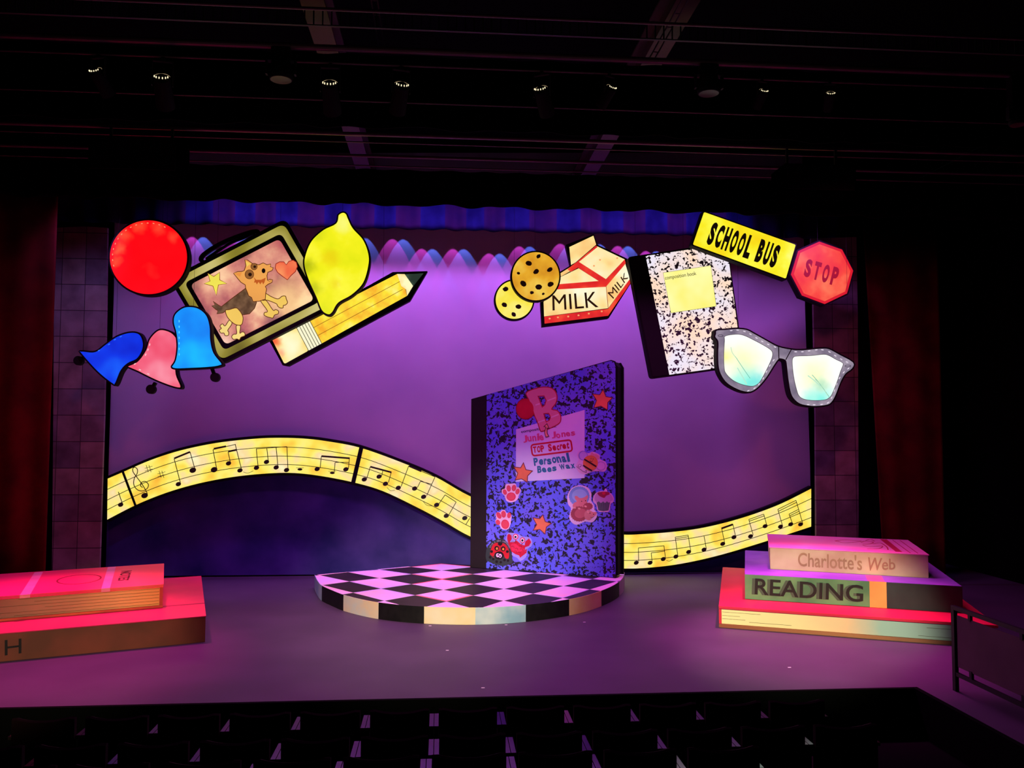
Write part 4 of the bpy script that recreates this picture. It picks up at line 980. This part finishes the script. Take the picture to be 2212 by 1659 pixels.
M.build('bee_markings', stk_bee)
# paws
def paw(out_, pads):
    sticker('paw_sticker', zs, [(out_, (250, 196, 226), 4)]+[(ell(*p), (226, 56, 84), 0) for p in pads]+[(ell(p[0], p[1], p[2]*.8, p[3]*.8, p[4]), (236, 76, 96), 0) for p in pads])
paw([(400, 115), (455, 110), (490, 108), (545, 112), (565, 165), (600, 170), (628, 220), (600, 290), (580, 350), (530, 395), (460, 405), (395, 375), (370, 300), (330, 260), (328, 205), (375, 185), (382, 140)],
    [(475, 315, 74, 68, 0), (437, 185, 34, 50, -8), (520, 178, 36, 50, 8), (376, 243, 30, 44, -20), (577, 234, 32, 46, 20)])
paw([(300, 560), (330, 530), (375, 530), (400, 575), (450, 575), (480, 620), (475, 680), (462, 760), (430, 830), (360, 842), (310, 815), (290, 770), (240, 755), (222, 700), (240, 670), (228, 600), (255, 562)],
    [(380, 755, 64, 76, -10), (280, 615, 34, 56, -30), (355, 595, 38, 54, -8), (442, 612, 30, 46, 6), (266, 725, 34, 42, -20)])
# hedgehog and pig
def spiky(cx, cy, rx, ry, n, amp, a0=0, a1=360):
    out = []
    for i in range(n*2):
        a = R(a0+(a1-a0)*i/(2*n)); k = 1+(amp if i % 2 else 0); out.append((cx+rx*k*math.cos(a), cy+ry*k*math.sin(a)))
    return out
stk_hedgehog = sticker('hedgehog_sticker', zs, [([(1600, 138), (1700, 175), (1752, 265), (1745, 370), (1792, 450), (1805, 530), (1842, 580), (1832, 650), (1765, 722), (1650, 712), (1530, 762), (1450, 735), (1398, 640), (1428, 510), (1380, 430), (1372, 300), (1430, 190), (1515, 143)], (240, 196, 232), 4),
    (spiky(1560, 310, 160, 155, 28, 0.05), (126, 152, 214), 0), (ell(1565, 300, 120, 105), (156, 178, 226), 0),
    ([(1455, 470), (1470, 420), (1520, 390), (1495, 350), (1490, 310), (1525, 305), (1560, 335), (1610, 335), (1650, 320), (1690, 290), (1700, 330), (1680, 370), (1690, 440), (1640, 450), (1660, 490), (1560, 510), (1480, 510)], (226, 124, 130), 3),
    (spiky(1560, 590, 130, 115, 22, 0.1), (170, 72, 82), 0), (spiky(1700, 470, 70, 55, 12, 0.14), (170, 72, 82), 0), (ell(1580, 580, 95, 75, -15), (206, 100, 108), 0),
    ([(1650, 560), (1720, 530), (1780, 560), (1830, 560), (1830, 600), (1770, 650), (1720, 690), (1650, 660)], (222, 130, 130), 3)])
M = nb.mesh(zs)
for x, y in ((1600, 388), (1660, 380), (1732, 578), (1790, 595)): M.poly(ell(x, y, 8), 0.008, 0.0118, K)
for x, y in ((1485, 492), (1560, 505), (1660, 470), (1700, 560)): M.poly(ell(x, y, 22, 13, 20), 0.008, 0.0115, paint((240, 160, 150)))
M.stroke(smooth([(1740, 640), (1765, 650), (1790, 630)], 4, False), 0.006, 0.008, 0.0118, K); M.build('hedgehog_markings', stk_hedgehog)
# cupcake
stk_cupcake = sticker('cupcake_sticker', zs, [([(1975, 185), (2005, 215), (2010, 240), (2070, 270), (2110, 340), (2100, 400), (2060, 430), (2035, 545), (1950, 560), (1860, 545), (1830, 450), (1785, 400), (1780, 340), (1820, 260), (1900, 225), (1950, 225)], (236, 190, 226), 4),
    ([(1832, 385), (2055, 385), (2025, 535), (1945, 548), (1865, 535)], (104, 110, 112), 0),
    ([(1800, 350), (1830, 270), (1900, 240), (2010, 250), (2070, 290), (2095, 360), (2060, 390), (2030, 410), (2000, 390), (1970, 415), (1940, 392), (1905, 415), (1870, 390), (1840, 405)], (206, 150, 200), 4),
    ([(1850, 255), (1900, 240), (1960, 235), (2035, 245), (2040, 280), (1990, 300), (1960, 335), (1910, 320), (1870, 295)], (166, 40, 70), 4), (ell(1950, 262, 27, 24), (220, 40, 70), 0)])
M = nb.mesh(zs)
for k in range(7): M.stroke([(1850+31*k, 415), (1874+24*k, 536)], 0.006, 0.0062, 0.0078, paint((60, 56, 66)))
M.build('wrapper_pleats', stk_cupcake)
# crab
CRB = (214, 20, 56)
stk_crab = sticker('crab_sticker', zs, [([(430, 892), (520, 895), (590, 915), (660, 950), (770, 965), (810, 1030), (800, 1100), (735, 1150), (725, 1250), (690, 1300), (620, 1340), (570, 1290), (480, 1240), (440, 1100), (385, 1020), (400, 950)], (170, 160, 236), 3),
    ([(415, 930), (440, 905), (480, 935), (485, 990), (455, 1040), (520, 1040), (560, 1010), (640, 1080), (690, 1090), (700, 1030), (760, 980), (795, 1040), (760, 1100), (700, 1120), (690, 1170), (715, 1210), (680, 1240), (640, 1270), (620, 1290), (600, 1250), (540, 1230), (480, 1190), (430, 1060), (410, 980)], CRB, 0),
    ([(470, 1080), (530, 1060), (600, 1110), (680, 1150), (660, 1200), (560, 1200), (490, 1170)], (236, 44, 84), 3),
    (ell(547, 953, 44, 46), (226, 40, 84), 0), (ell(655, 1010, 42, 46), (226, 40, 84), 0), (ell(547, 953, 30, 33), (246, 226, 240), 0), (ell(655, 1010, 30, 33), (246, 226, 240), 0), (ell(545, 957, 17, 18), (20, 8, 20), 0), (ell(655, 1012, 17, 18), (20, 8, 20), 0)])
M = nb.mesh(zs); DR = paint((130, 6, 34))
for x, y in ((500, 1040), (560, 1060), (620, 1110), (500, 1120), (560, 1150), (640, 1160), (600, 1210), (540, 1195)): M.stroke([(x-22, y-8), (x, y-16), (x+24, y-6), (x+20, y+16)], 0.006, 0.0068, 0.0092, DR)
for k in range(4): M.poly([(590+34*k, 1205-14*k), (625+34*k, 1190-14*k), (628+30*k, 1285-22*k)], 0.0062, 0.0088, paint(CRB))
M.stroke([(548, 1000), (545, 1040)], 0.012, 0.0066, 0.009, DR); M.stroke([(655, 1055), (640, 1085)], 0.012, 0.0066, 0.009, DR)
M.build('crab_markings', stk_crab)
# ladybird
stk_ladybug = sticker('ladybug_sticker', zs, [([(75, 1310), (85, 1150), (150, 1050), (230, 1000), (310, 988), (390, 1020), (450, 1090), (485, 1180), (490, 1280), (500, 1350), (450, 1390), (350, 1420), (250, 1400), (160, 1370)], (52, 62, 60), 3),
    ([(140, 1225), (165, 1120), (210, 1060), (280, 1048), (360, 1060), (420, 1120), (445, 1220), (430, 1300), (380, 1290), (350, 1220), (300, 1190), (220, 1210), (200, 1260), (160, 1250)], (214, 24, 40), 3),
    ([(270, 1040), (340, 1045), (330, 1085), (295, 1100), (262, 1075)], (30, 10, 16), 0),
    (ell(245, 1138, 36, 38), (30, 8, 14), 0), (ell(348, 1145, 36, 40), (30, 8, 14), 0), (ell(250, 1142, 17, 20), (236, 150, 66), 0), (ell(350, 1150, 17, 20), (236, 150, 66), 0),
    (ell(285, 1250, 72, 64), (30, 10, 18), 0), (ell(262, 1248, 26, 32), (236, 196, 226), 0), (ell(302, 1256, 26, 32), (236, 196, 226), 0), (ell(272, 1242, 11, 13), (20, 6, 16), 0), (ell(300, 1262, 11, 13), (20, 6, 16), 0)])
M = nb.mesh(zs)
for x, y, r_ in ((140, 1280, 22), (190, 1310, 20), (245, 1350, 22), (310, 1360, 20), (370, 1325, 22), (425, 1335, 20), (165, 1190, 22), (415, 1190, 22)): M.poly(ell(x, y, r_), 0.0062, 0.0078, paint((26, 14, 20)))
M.stroke([(303, 1095), (300, 1180)], 0.006, 0.0066, 0.0085, K)
M.stroke([(205, 1290), (140, 1230)], 0.008, 0.0066, 0.009, paint((200, 40, 40)))
M.build('ladybug_markings', stk_ladybug)
M = nb.mesh(zs); wd_ = "IT'S A NEW IMPRESSION"; PT = paint((206, 180, 206))
for k, ch in enumerate(wd_[:19]):
    if ch == ' ': continue
    a = R(200+8.0*k); cx_, cy_ = 295+163*math.cos(a), 1175+158*math.sin(a)
    tx, ty = -math.sin(a), math.cos(a); nx, ny = math.cos(a), math.sin(a); s_ = 2 if ch in "I'" else 8
    text_mesh(M, ch, [(cx_-tx*s_-nx*11, cy_-ty*s_-ny*11), (cx_+tx*s_-nx*11, cy_+ty*s_-ny*11), (cx_+tx*s_+nx*11, cy_+ty*s_+ny*11), (cx_-tx*s_+nx*11, cy_-ty*s_+ny*11)], 0.0062, 0.0078, PT)
M.build('sticker_lettering', stk_ladybug)

# ------------------------------------------------------------------ giant books
def book_frame(FLb, FRb, FLt, BLt, z0, name, label):
    """front-left-bottom, front-right-bottom, front-left-top, back-left-top pixels; base height z0"""
    hp = hplane(z0); P = hp.hit(*FLb); Q = hp.hit(*FRb)
    vp = Plane(P, Q-P, (0, 0, 1)); h = vp.hit(*FLt).z-z0
    T = hplane(z0+h); B = T.hit(*BLt); Ft = Vector((P.x, P.y, z0+h))
    e1 = (Q-P); length = e1.length; e1.normalize(); e2 = B-Ft; e2.z = 0; depth = e2.length
    ang = math.atan2(e1.y, e1.x); mm = Matrix.Translation(P) @ Matrix.Rotation(ang, 4, 'Z')
    e2l = Matrix.Rotation(-ang, 3, 'Z') @ e2.normalized()
    t = empty(name, mm, label, 'book')
    cross = lambda v: (v[0]+e2l.x*v[1], e2l.y*v[1], v[2])
    return dict(e=t, L=length, D=depth, h=h, cross=cross, P=P, e1=e1, z0=z0, mm=mm, vp=vp)
# front-face text helper: local a along front, c up
def front_mesh(b): return Mesh(lambda p: p)
def to_front(M, b, off=-0.004):
    """flat shapes given as (a, c) with thickness towards the viewer"""
    M.v = [b['cross']((x, 0, y)) if False else (x, off-z, y) for x, y, z in M.v]
    M.f = [tuple(f) for f in M.f]
def front_px(b, px, py):
    q = b['mm'].inverted() @ b['vp'].hit(px, py); return (q.x, q.z)
def top_px_loc(b, px, py):
    q = b['mm'].inverted() @ hplane(b['z0']+b['h']).hit(px, py); return (q.x, q.y)

# right stack
b1 = book_frame(zk(165, 1010), zk(1695, 1128), zk(165, 868), zk(190, 606), 0.0, 'giant_book', 'huge red book with cream and teal pages, lowest of the right stack')
L1 = (b1['mm'].inverted() @ Plane(b1['P'], b1['e1'], (0, 0, 1)).hit(*zk(2040, 1135))).x
FRt = Plane(b1['P'], b1['e1'], (0, 0, 1)).hit(*zk(2040, 986)); L1 = (b1['mm'].inverted() @ FRt).x
REDC = paint((225, 40, 70), 0.5, (205, 30, 60), 1.2)
WOODC = gradpaint([(0.0, (150, 80, 50)), (0.5, (170, 110, 70)), (1.0, (70, 36, 40))], L1)
M = Mesh(); D1 = b1['D']; h1_ = b1['h']
M.box((0, 0, h1_-0.035), (L1, D1, h1_), REDC, b1['cross']); M.build('front_cover', b1['e'], bevel=0.004)
M = Mesh(); M.box((0, 0, 0), (L1, D1, 0.045), WOODC, b1['cross']); M.build('back_cover', b1['e'], bevel=0.004)
M = Mesh(); M.box((0.0, 0.03, 0.046), (0.035, D1, h1_-0.036), REDC, b1['cross']); M.build('spine', b1['e'])
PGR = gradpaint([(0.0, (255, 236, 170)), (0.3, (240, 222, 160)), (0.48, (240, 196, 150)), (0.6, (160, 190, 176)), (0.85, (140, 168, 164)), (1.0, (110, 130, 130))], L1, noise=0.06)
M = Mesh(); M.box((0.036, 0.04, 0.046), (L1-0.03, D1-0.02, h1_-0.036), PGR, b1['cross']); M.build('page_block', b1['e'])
M = Mesh(); GL = paint((90, 80, 60))
for a0, a1, f_ in ((0.04, 0.55, .78), (0.04, 0.28, .55), (0.04, 0.35, .34), (0.4, 0.95, .22), (2.6, 3.3, .7), (2.9, 3.4, .4), (2.5, 3.2, .18)):
    c_ = 0.046+(h1_-0.082)*f_; M.box((a0, 0.036, c_-0.003), (min(a1, L1-0.05), 0.0399, c_), GL)
M.build('page_lines', b1['e'])
z_1 = h1_+0.001
b2 = book_frame(zk(340, 820), zk(1803, 915), zk(340, 654), zk(340, 493), z_1, 'giant_book', 'green and purple book reading READING, middle of the right stack')
L2, D2, h2_ = b2['L'], b2['D'], b2['h']
M = Mesh(); PUR = paint((150, 110, 190), 0.55, (120, 80, 170), 1.5)
M.box((0, 0.005, 0), (L2, D2, h2_), PUR, b2['cross']); M.build('cover', b2['e'], bevel=0.005)
g0 = front_px(b2, *zk(1178, 870))[0]; g1 = front_px(b2, *zk(1292, 880))[0]
M = Mesh(); M.box((0, -0.0, 0.003), (g0, 0.0052, h2_-0.003), paint((110, 160, 110), 0.6, (70, 120, 84), 2.0)); M.build('green_spine_panel', b2['e'])
M = Mesh(); M.box((g0, -0.003, 0.0), (g1, 0.0052, h2_), paint((240, 170, 90), 0.6, (226, 150, 80), 2.0)); M.box((g0-0.02, 0.0, h2_), (g1-0.02, D2*0.2, h2_+0.003), paint((236, 110, 140), 0.6)); M.build('orange_band', b2['e'])
M = Mesh(); M.box((g1, 0.0, 0.003), (L2, 0.0052, h2_-0.003), paint((46, 56, 58), 0.6, (30, 34, 40), 2.0)); M.build('dark_spine_panel', b2['e'])
for off_, colr, nm in ((0.022, (70, 92, 76), 'lettering_shadow'), (0.0, (18, 18, 20), 'lettering')):
    M = Mesh(lambda p: front_px(b2, *zk(*p))); text_mesh(M, 'READING', [(404-off_*900, 790), (1132-off_*900, 842), (1134-off_*900, 728), (408-off_*900, 680)], 0.0, 0.003 if off_ else 0.005, paint(colr, 0.6), 0.012)
    to_front(M, b2, 0.0); M.build(nm, b2['e'])
z_2 = z_1+h2_+0.001
b3 = book_frame(zk(510, 619), zk(1573, 680), zk(500, 470), zk(494, 383), z_2, 'giant_book', "cream-spined book reading Charlotte's Web, topmost of the right stack")
L3, D3, h3_ = b3['L'], b3['D'], b3['h']
M = Mesh(); M.box((0, 0.005, 0), (L3, D3, h3_-0.012), paint((214, 190, 150), 0.6, (190, 150, 120), 1.8), b3['cross']); M.build('spine', b3['e'], bevel=0.004)
M = Mesh(); M.box((-0.015, -0.01, h3_-0.012), (L3+0.01, D3, h3_), paint((232, 150, 190), 0.5, (240, 120, 170), 1.4), b3['cross']); M.build('front_cover', b3['e'])
M = Mesh(lambda p: front_px(b3, *zk(*p)))
text_mesh(M, "Charlotte's", [(695, 600), (1125, 628), (1125, 528), (695, 505)], 0.0, 0.002, paint((170, 128, 92), 0.6), 0.012)
text_mesh(M, 'Web', [(1150, 632), (1350, 622), (1345, 552), (1165, 540)], 0.0, 0.002, paint((170, 118, 92), 0.6), 0.012)
to_front(M, b3, 0.003); M.build('lettering', b3['e'])
M = Mesh(lambda p: top_px_loc(b3, *zk(*p))); PR_ = paint((190, 30, 70), 0.6); z3t = h3_
for s_ in ([(945, 430), (1000, 424), (1060, 426), (1120, 432), (1060, 440), (1000, 442), (945, 430)], [(1120, 440), (1150, 432), (1200, 438), (1180, 450), (1130, 452)], [(1130, 460), (1180, 470), (1260, 465), (1240, 482), (1160, 484)], [(1150, 428), (1180, 420), (1210, 432)], [(1200, 450), (1250, 445), (1290, 470), (1300, 490)]):
    M.stroke(smooth(s_, 4, False), 0.018, z3t, z3t+0.002, PR_)
M.poly([(1245, 418), (1290, 421), (1395, 505), (1350, 502)], z3t, z3t+0.002, PR_)
M.stroke([(1330, 424), (1450, 512)], 0.012, z3t, z3t+0.002, PR_); M.stroke([(1380, 427), (1500, 514)], 0.012, z3t, z3t+0.002, PR_)
M.build('cover_drawing', b3['e'])

# left stack: books run off the left of the frame; frame origin at the front-right corner instead
def book_frame_R(FRb, FLb, FRt, BRt, z0, label, ext=0.7):
    hp = hplane(z0); P = hp.hit(*FRb); Q = hp.hit(*FLb)
    vp = Plane(P, P-Q, (0, 0, 1)); h = vp.hit(*FRt).z-z0
    B = hplane(z0+h).hit(*BRt); e1 = (P-Q); L = e1.length+ext; e1.normalize(); O = P-e1*L
    e2 = B-Vector((P.x, P.y, z0+h)); e2.z = 0; depth = e2.length
    ang = math.atan2(e1.y, e1.x); mm = Matrix.Translation(O) @ Matrix.Rotation(ang, 4, 'Z')
    e2l = Matrix.Rotation(-ang, 3, 'Z') @ e2.normalized()
    t = empty('giant_book', mm, label, 'book')
    return dict(e=t, L=L, D=depth, h=h, cross=lambda v: (v[0]+e2l.x*v[1], e2l.y*v[1], v[2]), P=O, e1=e1, z0=z0, mm=mm, vp=vp)
c1 = book_frame_R((443, 1387), (0, 1430), (445, 1330.5), (434, 1244), 0.0, 'large red book with brown spine, lower of the two on the left')
M = Mesh(); M.box((0, 0.004, 0), (c1['L'], c1['D'], c1['h']-0.012), paint((150, 70, 50), 0.6, (110, 60, 40), 1.5), c1['cross']); M.build('spine', c1['e'], bevel=0.004)
M = Mesh(); M.box((0, 0, c1['h']-0.012), (c1['L']+0.005, c1['D'], c1['h']), paint((226, 50, 90), 0.42, (206, 40, 84), 1.2), c1['cross']); M.build('front_cover', c1['e'])
M = Mesh(); M.box((0, c1['D']*0.26, c1['h']), (c1['L']+0.004, c1['D']*0.275, c1['h']+0.0015), paint((150, 30, 60), 0.6), c1['cross']); M.build('hinge_crease', c1['e'])
M = Mesh(lambda p: front_px(c1, *zl(*p))); text_mesh(M, 'H', [(45, 1045), (205, 1022), (205, 882), (45, 898)], 0.0, 0.002, paint((22, 14, 12), 0.6)); to_front(M, c1, 0.004); M.build('lettering', c1['e'])
zc = c1['h']+0.003
c2 = book_frame_R((352, 1312.5), (0, 1343), (353.5, 1262), (354.5, 1217), zc, 'pink and orange book with two pale bands, upper of the two on the left')
PC1 = gradpaint([(0.0, (226, 60, 120)), (0.6, (230, 50, 90)), (0.86, (240, 120, 100)), (1.0, (244, 110, 90))], c2['L'], noise=0.08)
hh = c2['h']
M = Mesh(); M.box((0, 0, hh-0.04), (c2['L'], c2['D'], hh), PC1, c2['cross']); M.build('front_cover', c2['e'], bevel=0.004)
M = Mesh(); M.box((0, 0, 0), (c2['L'], c2['D'], 0.03), paint((226, 110, 60), 0.6, (190, 60, 60), 1.5), c2['cross']); M.build('back_cover', c2['e'], bevel=0.004)
M = Mesh(); M.box((c2['L']-0.045, 0.02, 0.031), (c2['L']-0.008, c2['D'], hh-0.041), paint((190, 80, 60), 0.6), c2['cross']); M.build('fore_edge_board', c2['e'])
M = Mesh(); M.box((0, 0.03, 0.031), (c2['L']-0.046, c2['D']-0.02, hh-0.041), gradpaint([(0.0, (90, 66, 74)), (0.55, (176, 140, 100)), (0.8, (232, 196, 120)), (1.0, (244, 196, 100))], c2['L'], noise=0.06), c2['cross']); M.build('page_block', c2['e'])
M = Mesh()
for k in range(6):
    c_ = 0.05+(hh-0.11)*k/5; a0 = c2['L']*random.uniform(0.2, 0.6); M.box((a0, 0.026, c_), (c2['L']-0.05, 0.0299, c_+0.003), paint((120, 80, 50)))
M.build('page_lines', c2['e'])
for xs_ in ((1030, 1108, 968, 1052), (330, 412, 190, 290)):
    M = Mesh(lambda p: top_px_loc(c2, *zl(*p))); y0_, y1_ = (203, 408) if xs_[0] > 900 else (252, 470)
    M.poly([(xs_[0], y0_), (xs_[1], y0_-6), (xs_[3], y1_-8), (xs_[2], y1_)], hh, hh+0.004, paint((240, 150, 170), 0.5)); 
    a0 = front_px(c2, *zl(xs_[2], 420))[0]; a1 = front_px(c2, *zl(xs_[3], 420))[0]
    M.box((a0, -0.004, hh-0.042), (a1, 0.0, hh+0.004), paint((240, 150, 170), 0.5)); M.build('pale_band', c2['e'])
M = Mesh(lambda p: top_px_loc(c2, *zl(*p)))
M.stroke(ell(755, 317, 210, 42, -5, 40), 0.022, hh, hh+0.002, paint((140, 10, 40)), closed=True)
M.build('oval_outline', c2['e'])
M = Mesh(lambda p: top_px_loc(c2, *zl(*p))); text_mesh(M, 'NOTES', [(1160, 238), (1122, 330), (1230, 325), (1262, 232)], hh, hh+0.002, paint((84, 14, 18)), 0.02); M.build('lettering', c2['e'])

# small tape marks on the stage floor
def scrap(px, py, label):
    p = H0.hit(px, py); M = Mesh(); M.poly([(-0.018, -0.010), (0.017, -0.013), (0.021, 0.010), (-0.015, 0.012)], 0, 0.002, paint((225, 222, 220), 0.6))
    tag(M.build('tape_mark', world=Matrix.Translation((p.x, p.y, 0.0005))), label, 'tape')
scrap(966, 1405, 'tiny white tape scrap on the stage floor in front of the platform')
scrap(1043, 1486, 'tiny white tape scrap at the stage edge in the middle')
scrap(1705, 1442, 'tiny white tape scrap on the floor in front of the right book stack')
scrap(929, 1352, 'tiny white tape mark touching the floor just left of the platform front')
scrap(1093, 1350, 'tiny white tape mark on the floor under the blue rim panel of the platform')
scrap(1262, 1344, 'tiny white tape scrap on the floor under the orange rim panel of the platform')

# ------------------------------------------------------------------ side railing (right)
rl = vplane(8.7).hit(2053, 1497)
xr = rl.x
t = empty('guard_rail', Matrix.Translation((xr, 8.6, 0)), 'dark steel guard rail with grey infill panels at the right stage corner', 'railing')
RAIL = paint((22, 20, 22), 0.5, spec=0.4)
for k, y in enumerate((0, -1.42, -1.62, -3.1)):
    M = Mesh(); M.box((-0.02, y-0.025, 0), (0.02, y+0.025, 0.88), RAIL); M.build('post', t)
for y0_, y1_ in ((-0.026, -1.394), (-1.646, -3.074)):
    M = Mesh(); M.box((-0.02, y1_, 0.84), (0.02, y0_, 0.88), RAIL); M.build('top_rail', t)
    M = Mesh(); M.box((-0.015, y1_, 0.16), (0.015, y0_, 0.20), RAIL); M.build('lower_rail', t)
    M = Mesh(); M.box((-0.006, y1_+0.04, 0.26), (0.006, y0_-0.03, 0.79), paint((96, 84, 78), 0.8)); M.build('infill_panel', t)
    for f_ in (0.18, 0.75):
        yy = y0_+(y1_-y0_)*f_
        for zz in (0.78, 0.185):
            M = Mesh(); M.box((-0.014, yy-0.02, zz), (0.014, yy+0.02, zz+0.09), RAIL); M.build('panel_clip', t)

# ------------------------------------------------------------------ audience seats
SEATM = paint((30, 10, 12), 0.85, spec=0.1); ARM = paint((60, 50, 44), 0.12, spec=0.9)
def make_seat():
    t = empty('theatre_seat', Matrix.Identity(4), '', 'seat')
    # backrest: curved board with a dipped top edge
    n = 12; vs = []; fs = []
    for i in range(n+1):
        u = -1+2*i/n; x = 0.235*u; y = -0.03*(1-u*u)
        zt_ = 0.0-0.028*(1-abs(u)**2.2)-(0.03*max(0, abs(u)-0.9)*10)*0.5
        for (yy, zz) in ((y-0.02, -0.50), (y-0.028, zt_-0.012), (y-0.012, zt_), (y+0.016, zt_-0.01), (y+0.025, -0.50)): vs.append((x, yy, zz))
    for i in range(n):
        for k in range(5):
            a = i*5+k; b = i*5+(k+1) % 5; fs.append((a, b, b+5, a+5))
    fs.append((0, 4, 3, 2, 1)); e = n*5; fs.append((e, e+1, e+2, e+3, e+4))
    M = Mesh(); M.raw(vs, fs, SEATM); M.build('backrest', t)
    M = Mesh(); M.box((-0.225, 0.05, -0.50), (0.225, 0.44, -0.41), SEATM); M.build('seat_cushion', t, bevel=0.015)
    for s_ in (-1, 1):
        x0_, x1_ = (s_*0.2725, s_*0.2375)
        M = Mesh(); M.box((min(x0_, x1_), 0.0, -0.185), (max(x0_, x1_), 0.31, -0.16), ARM); M.build('armrest', t)
        M = Mesh(); M.box((min(x0_, x1_)+0.004, 0.03, -0.92), (max(x0_, x1_)-0.004, 0.27, -0.186), BLACK); M.build('side_frame', t)
    return t
proto = make_seat(); first = True
ords = ['first', 'second', 'third', 'fourth', 'fifth', 'sixth', 'seventh', 'eighth', 'ninth', 'tenth', 'eleventh', 'twelfth', 'thirteenth']
FLZ = [-0.45, -0.36, -0.25]
for r_, (d, gx, k0, k1, rown) in enumerate(((7.02, -0.05, -6, 6, 'front row'), (6.17, -0.044, -6, 6, 'second row'), (5.5, -0.09, -5, 4, 'third row'))):
    zt_ = FLZ[r_]+0.92
    for n_, k in enumerate(range(k0, k1)):
        o = proto if first else copy_tree(proto); first = False
        o.location = (CAM.x+gx+0.55*(k+0.5), d, zt_)
        o['label'] = 'dark red theatre seat, %s from left, %s' % (ords[n_], rown)
        o['group'] = 'theatre seats facing the stage'

# ------------------------------------------------------------------ overhead fixtures
VENT = flat_glow((255, 236, 190), 1.4); DIMV = flat_glow((255, 220, 170), 0.35)
def make_spot():
    t = empty('spotlight', Matrix.Identity(4), '', 'spotlight')
    ax = Vector((0, 0.80, -0.60)); rear = Vector((0, 0, 0)); up_ = Vector((0, 0.6, 0.8))
    M = Mesh(); M.tube(rear, ax*0.34, 0.085, BLACK, 0.10, n=20); M.tube(-ax*0.03, rear-ax*0.0005, 0.05, BLACK, 0.084, n=20); M.build('can', t)
    M = Mesh()
    for k in range(6):
        a = R(205+26*k); c = Vector((math.cos(a)*0.074, 0, 0))+up_*(math.sin(a)*0.045+0.0)-ax*0.034
        M.box((c.x-0.005, c.y-0.003, c.z-0.010), (c.x+0.005, c.y+0.003, c.z+0.010), VENT)
    M.split('vent_slot', t)
    M = Mesh(); arc = [Vector((math.cos(R(25+13*k))*0.088, 0, 0))+up_*(math.sin(R(25+13*k))*0.088)-ax*0.006 for k in range(11)]
    for a, b in zip(arc, arc[1:]): M.tube(a, b, 0.0022, DIMV, n=6)
    M.build('rear_gap', t)
    M = Mesh()
    for s_ in (-1, 1): M.box((s_*0.105-0.004, 0.03, -0.06), (s_*0.105+0.004, 0.07, 0.20), DKMETAL)
    M.box((-0.109, 0.03, 0.20), (0.109, 0.07, 0.208), METAL); M.build('yoke', t)
    M = Mesh(); M.box((-0.02, 0.03, 0.209), (0.02, 0.07, 0.249), DKMETAL); M.build('clamp', t)
    return t
sp0 = make_spot(); first = True
names = ['leftmost', 'second from left', 'third from left', 'fourth from left', 'fifth from left', 'sixth from left', 'seventh from left', 'rightmost']
for k, (px, py) in enumerate(((206, 172), (349, 180), (712, 190), (868, 198), (1168, 211), (1321, 205), (1650, 222), (1795, 236))):
    o = sp0 if first else copy_tree(sp0); first = False
    p = vplane(9.1).hit(px, py); o.location = (p.x, 9.1, p.z); o.rotation_euler = (0, 0, R((-18, 8, 0, 14, -25, 30, 10, -12)[k]))
    s_ = (0.8, 1.0, 1.0, 0.95, 0.9, 0.7, 0.6, 0.6)[k]; o.scale = (s_, s_, s_); o.location.z = ZBAR-0.0125-0.249*s_; o.location.y = 9.10
    o['label'] = 'black hanging spotlight with glowing rear vents, %s in the row' % names[k]; o['group'] = 'spotlights on the overhead bar'
ZTP = vplane(9.0).hit(1106, 119).z
def moving(px, py, label, s_=1.0):
    p = vplane(9.0).hit(px, py)
    t = empty('moving_head_light', Matrix.Translation((p.x, 9.0, p.z)), label, 'spotlight', 'moving heads on the overhead bar')
    M = Mesh(); M.tube((0, 0, 0.14), (0, 0, -0.02), 0.10*s_, BLACK, 0.13*s_, n=24); M.tube((0, 0, -0.02), (0, 0, -0.05), 0.13*s_, BLACK, 0.12*s_, n=24); M.build('head', t, smooth_=False)
    M = Mesh(); M.tube((0, 0, -0.051), (0, 0, -0.056), 0.11*s_, paint((80, 36, 52), 0.3, spec=0.6), n=24); M.build('lens', t)
    M = Mesh()
    for q in (-1, 1): M.box((q*0.15*s_-0.01, -0.03, 0.0), (q*0.15*s_+0.01, 0.03, 0.145), DKMETAL)
    M.box((-0.16*s_, -0.04, 0.145), (0.16*s_, 0.04, 0.15), DKMETAL); M.build('yoke', t)
    M = Mesh(); M.box((-0.1, -0.05, 0.1501), (0.1, 0.05, max(0.16, ZTP-0.0345-p.z)), BLACK); M.build('base_box', t)
moving(607, 162, 'round moving head light with pink lens, left one above the lunchbox')
moving(1531, 192, 'round moving head light with pink lens, right one above the bus sign')
moving(2200, 260, 'round moving head light with pink lens at the far right edge', 0.8)
# loudspeakers
def speaker(px0, px1, py0, py1, Y, label):
    pl = vplane(Y); a = pl.hit(px0, py1); b = pl.hit(px1, py0); w_ = b.x-a.x; h_ = b.z-a.z
    t = empty('loudspeaker', Matrix.Translation(((a.x+b.x)/2, Y, a.z)), label, 'speaker')
    M = Mesh(); M.box((-w_/2, 0.01, 0), (w_/2, 0.5, h_), paint((2, 2, 2), 1.0, spec=0.0), None); M.build('cabinet', t, bevel=0.01)
    M = Mesh(); M.box((-w_/2+0.03, -0.006, 0.03), (w_/2-0.03, 0.0095, h_-0.03), paint((20, 18, 20), 0.9)); M.build('grille', t)
    for s_ in (-1, 1):
        M = Mesh(); M.box((s_*w_*0.35-0.015, 0.28, h_), (s_*w_*0.35+0.015, 0.32, vplane(11.2).hit(1106, 300).z-0.0265-a.z), DKMETAL); M.build('bracket', t)
speaker(188, 385, 298, 368, 10.9, 'black loudspeaker box hanging above the red ball at left')
speaker(1697, 1850, 356, 412, 10.9, 'black loudspeaker box hanging above the STOP sign at right')
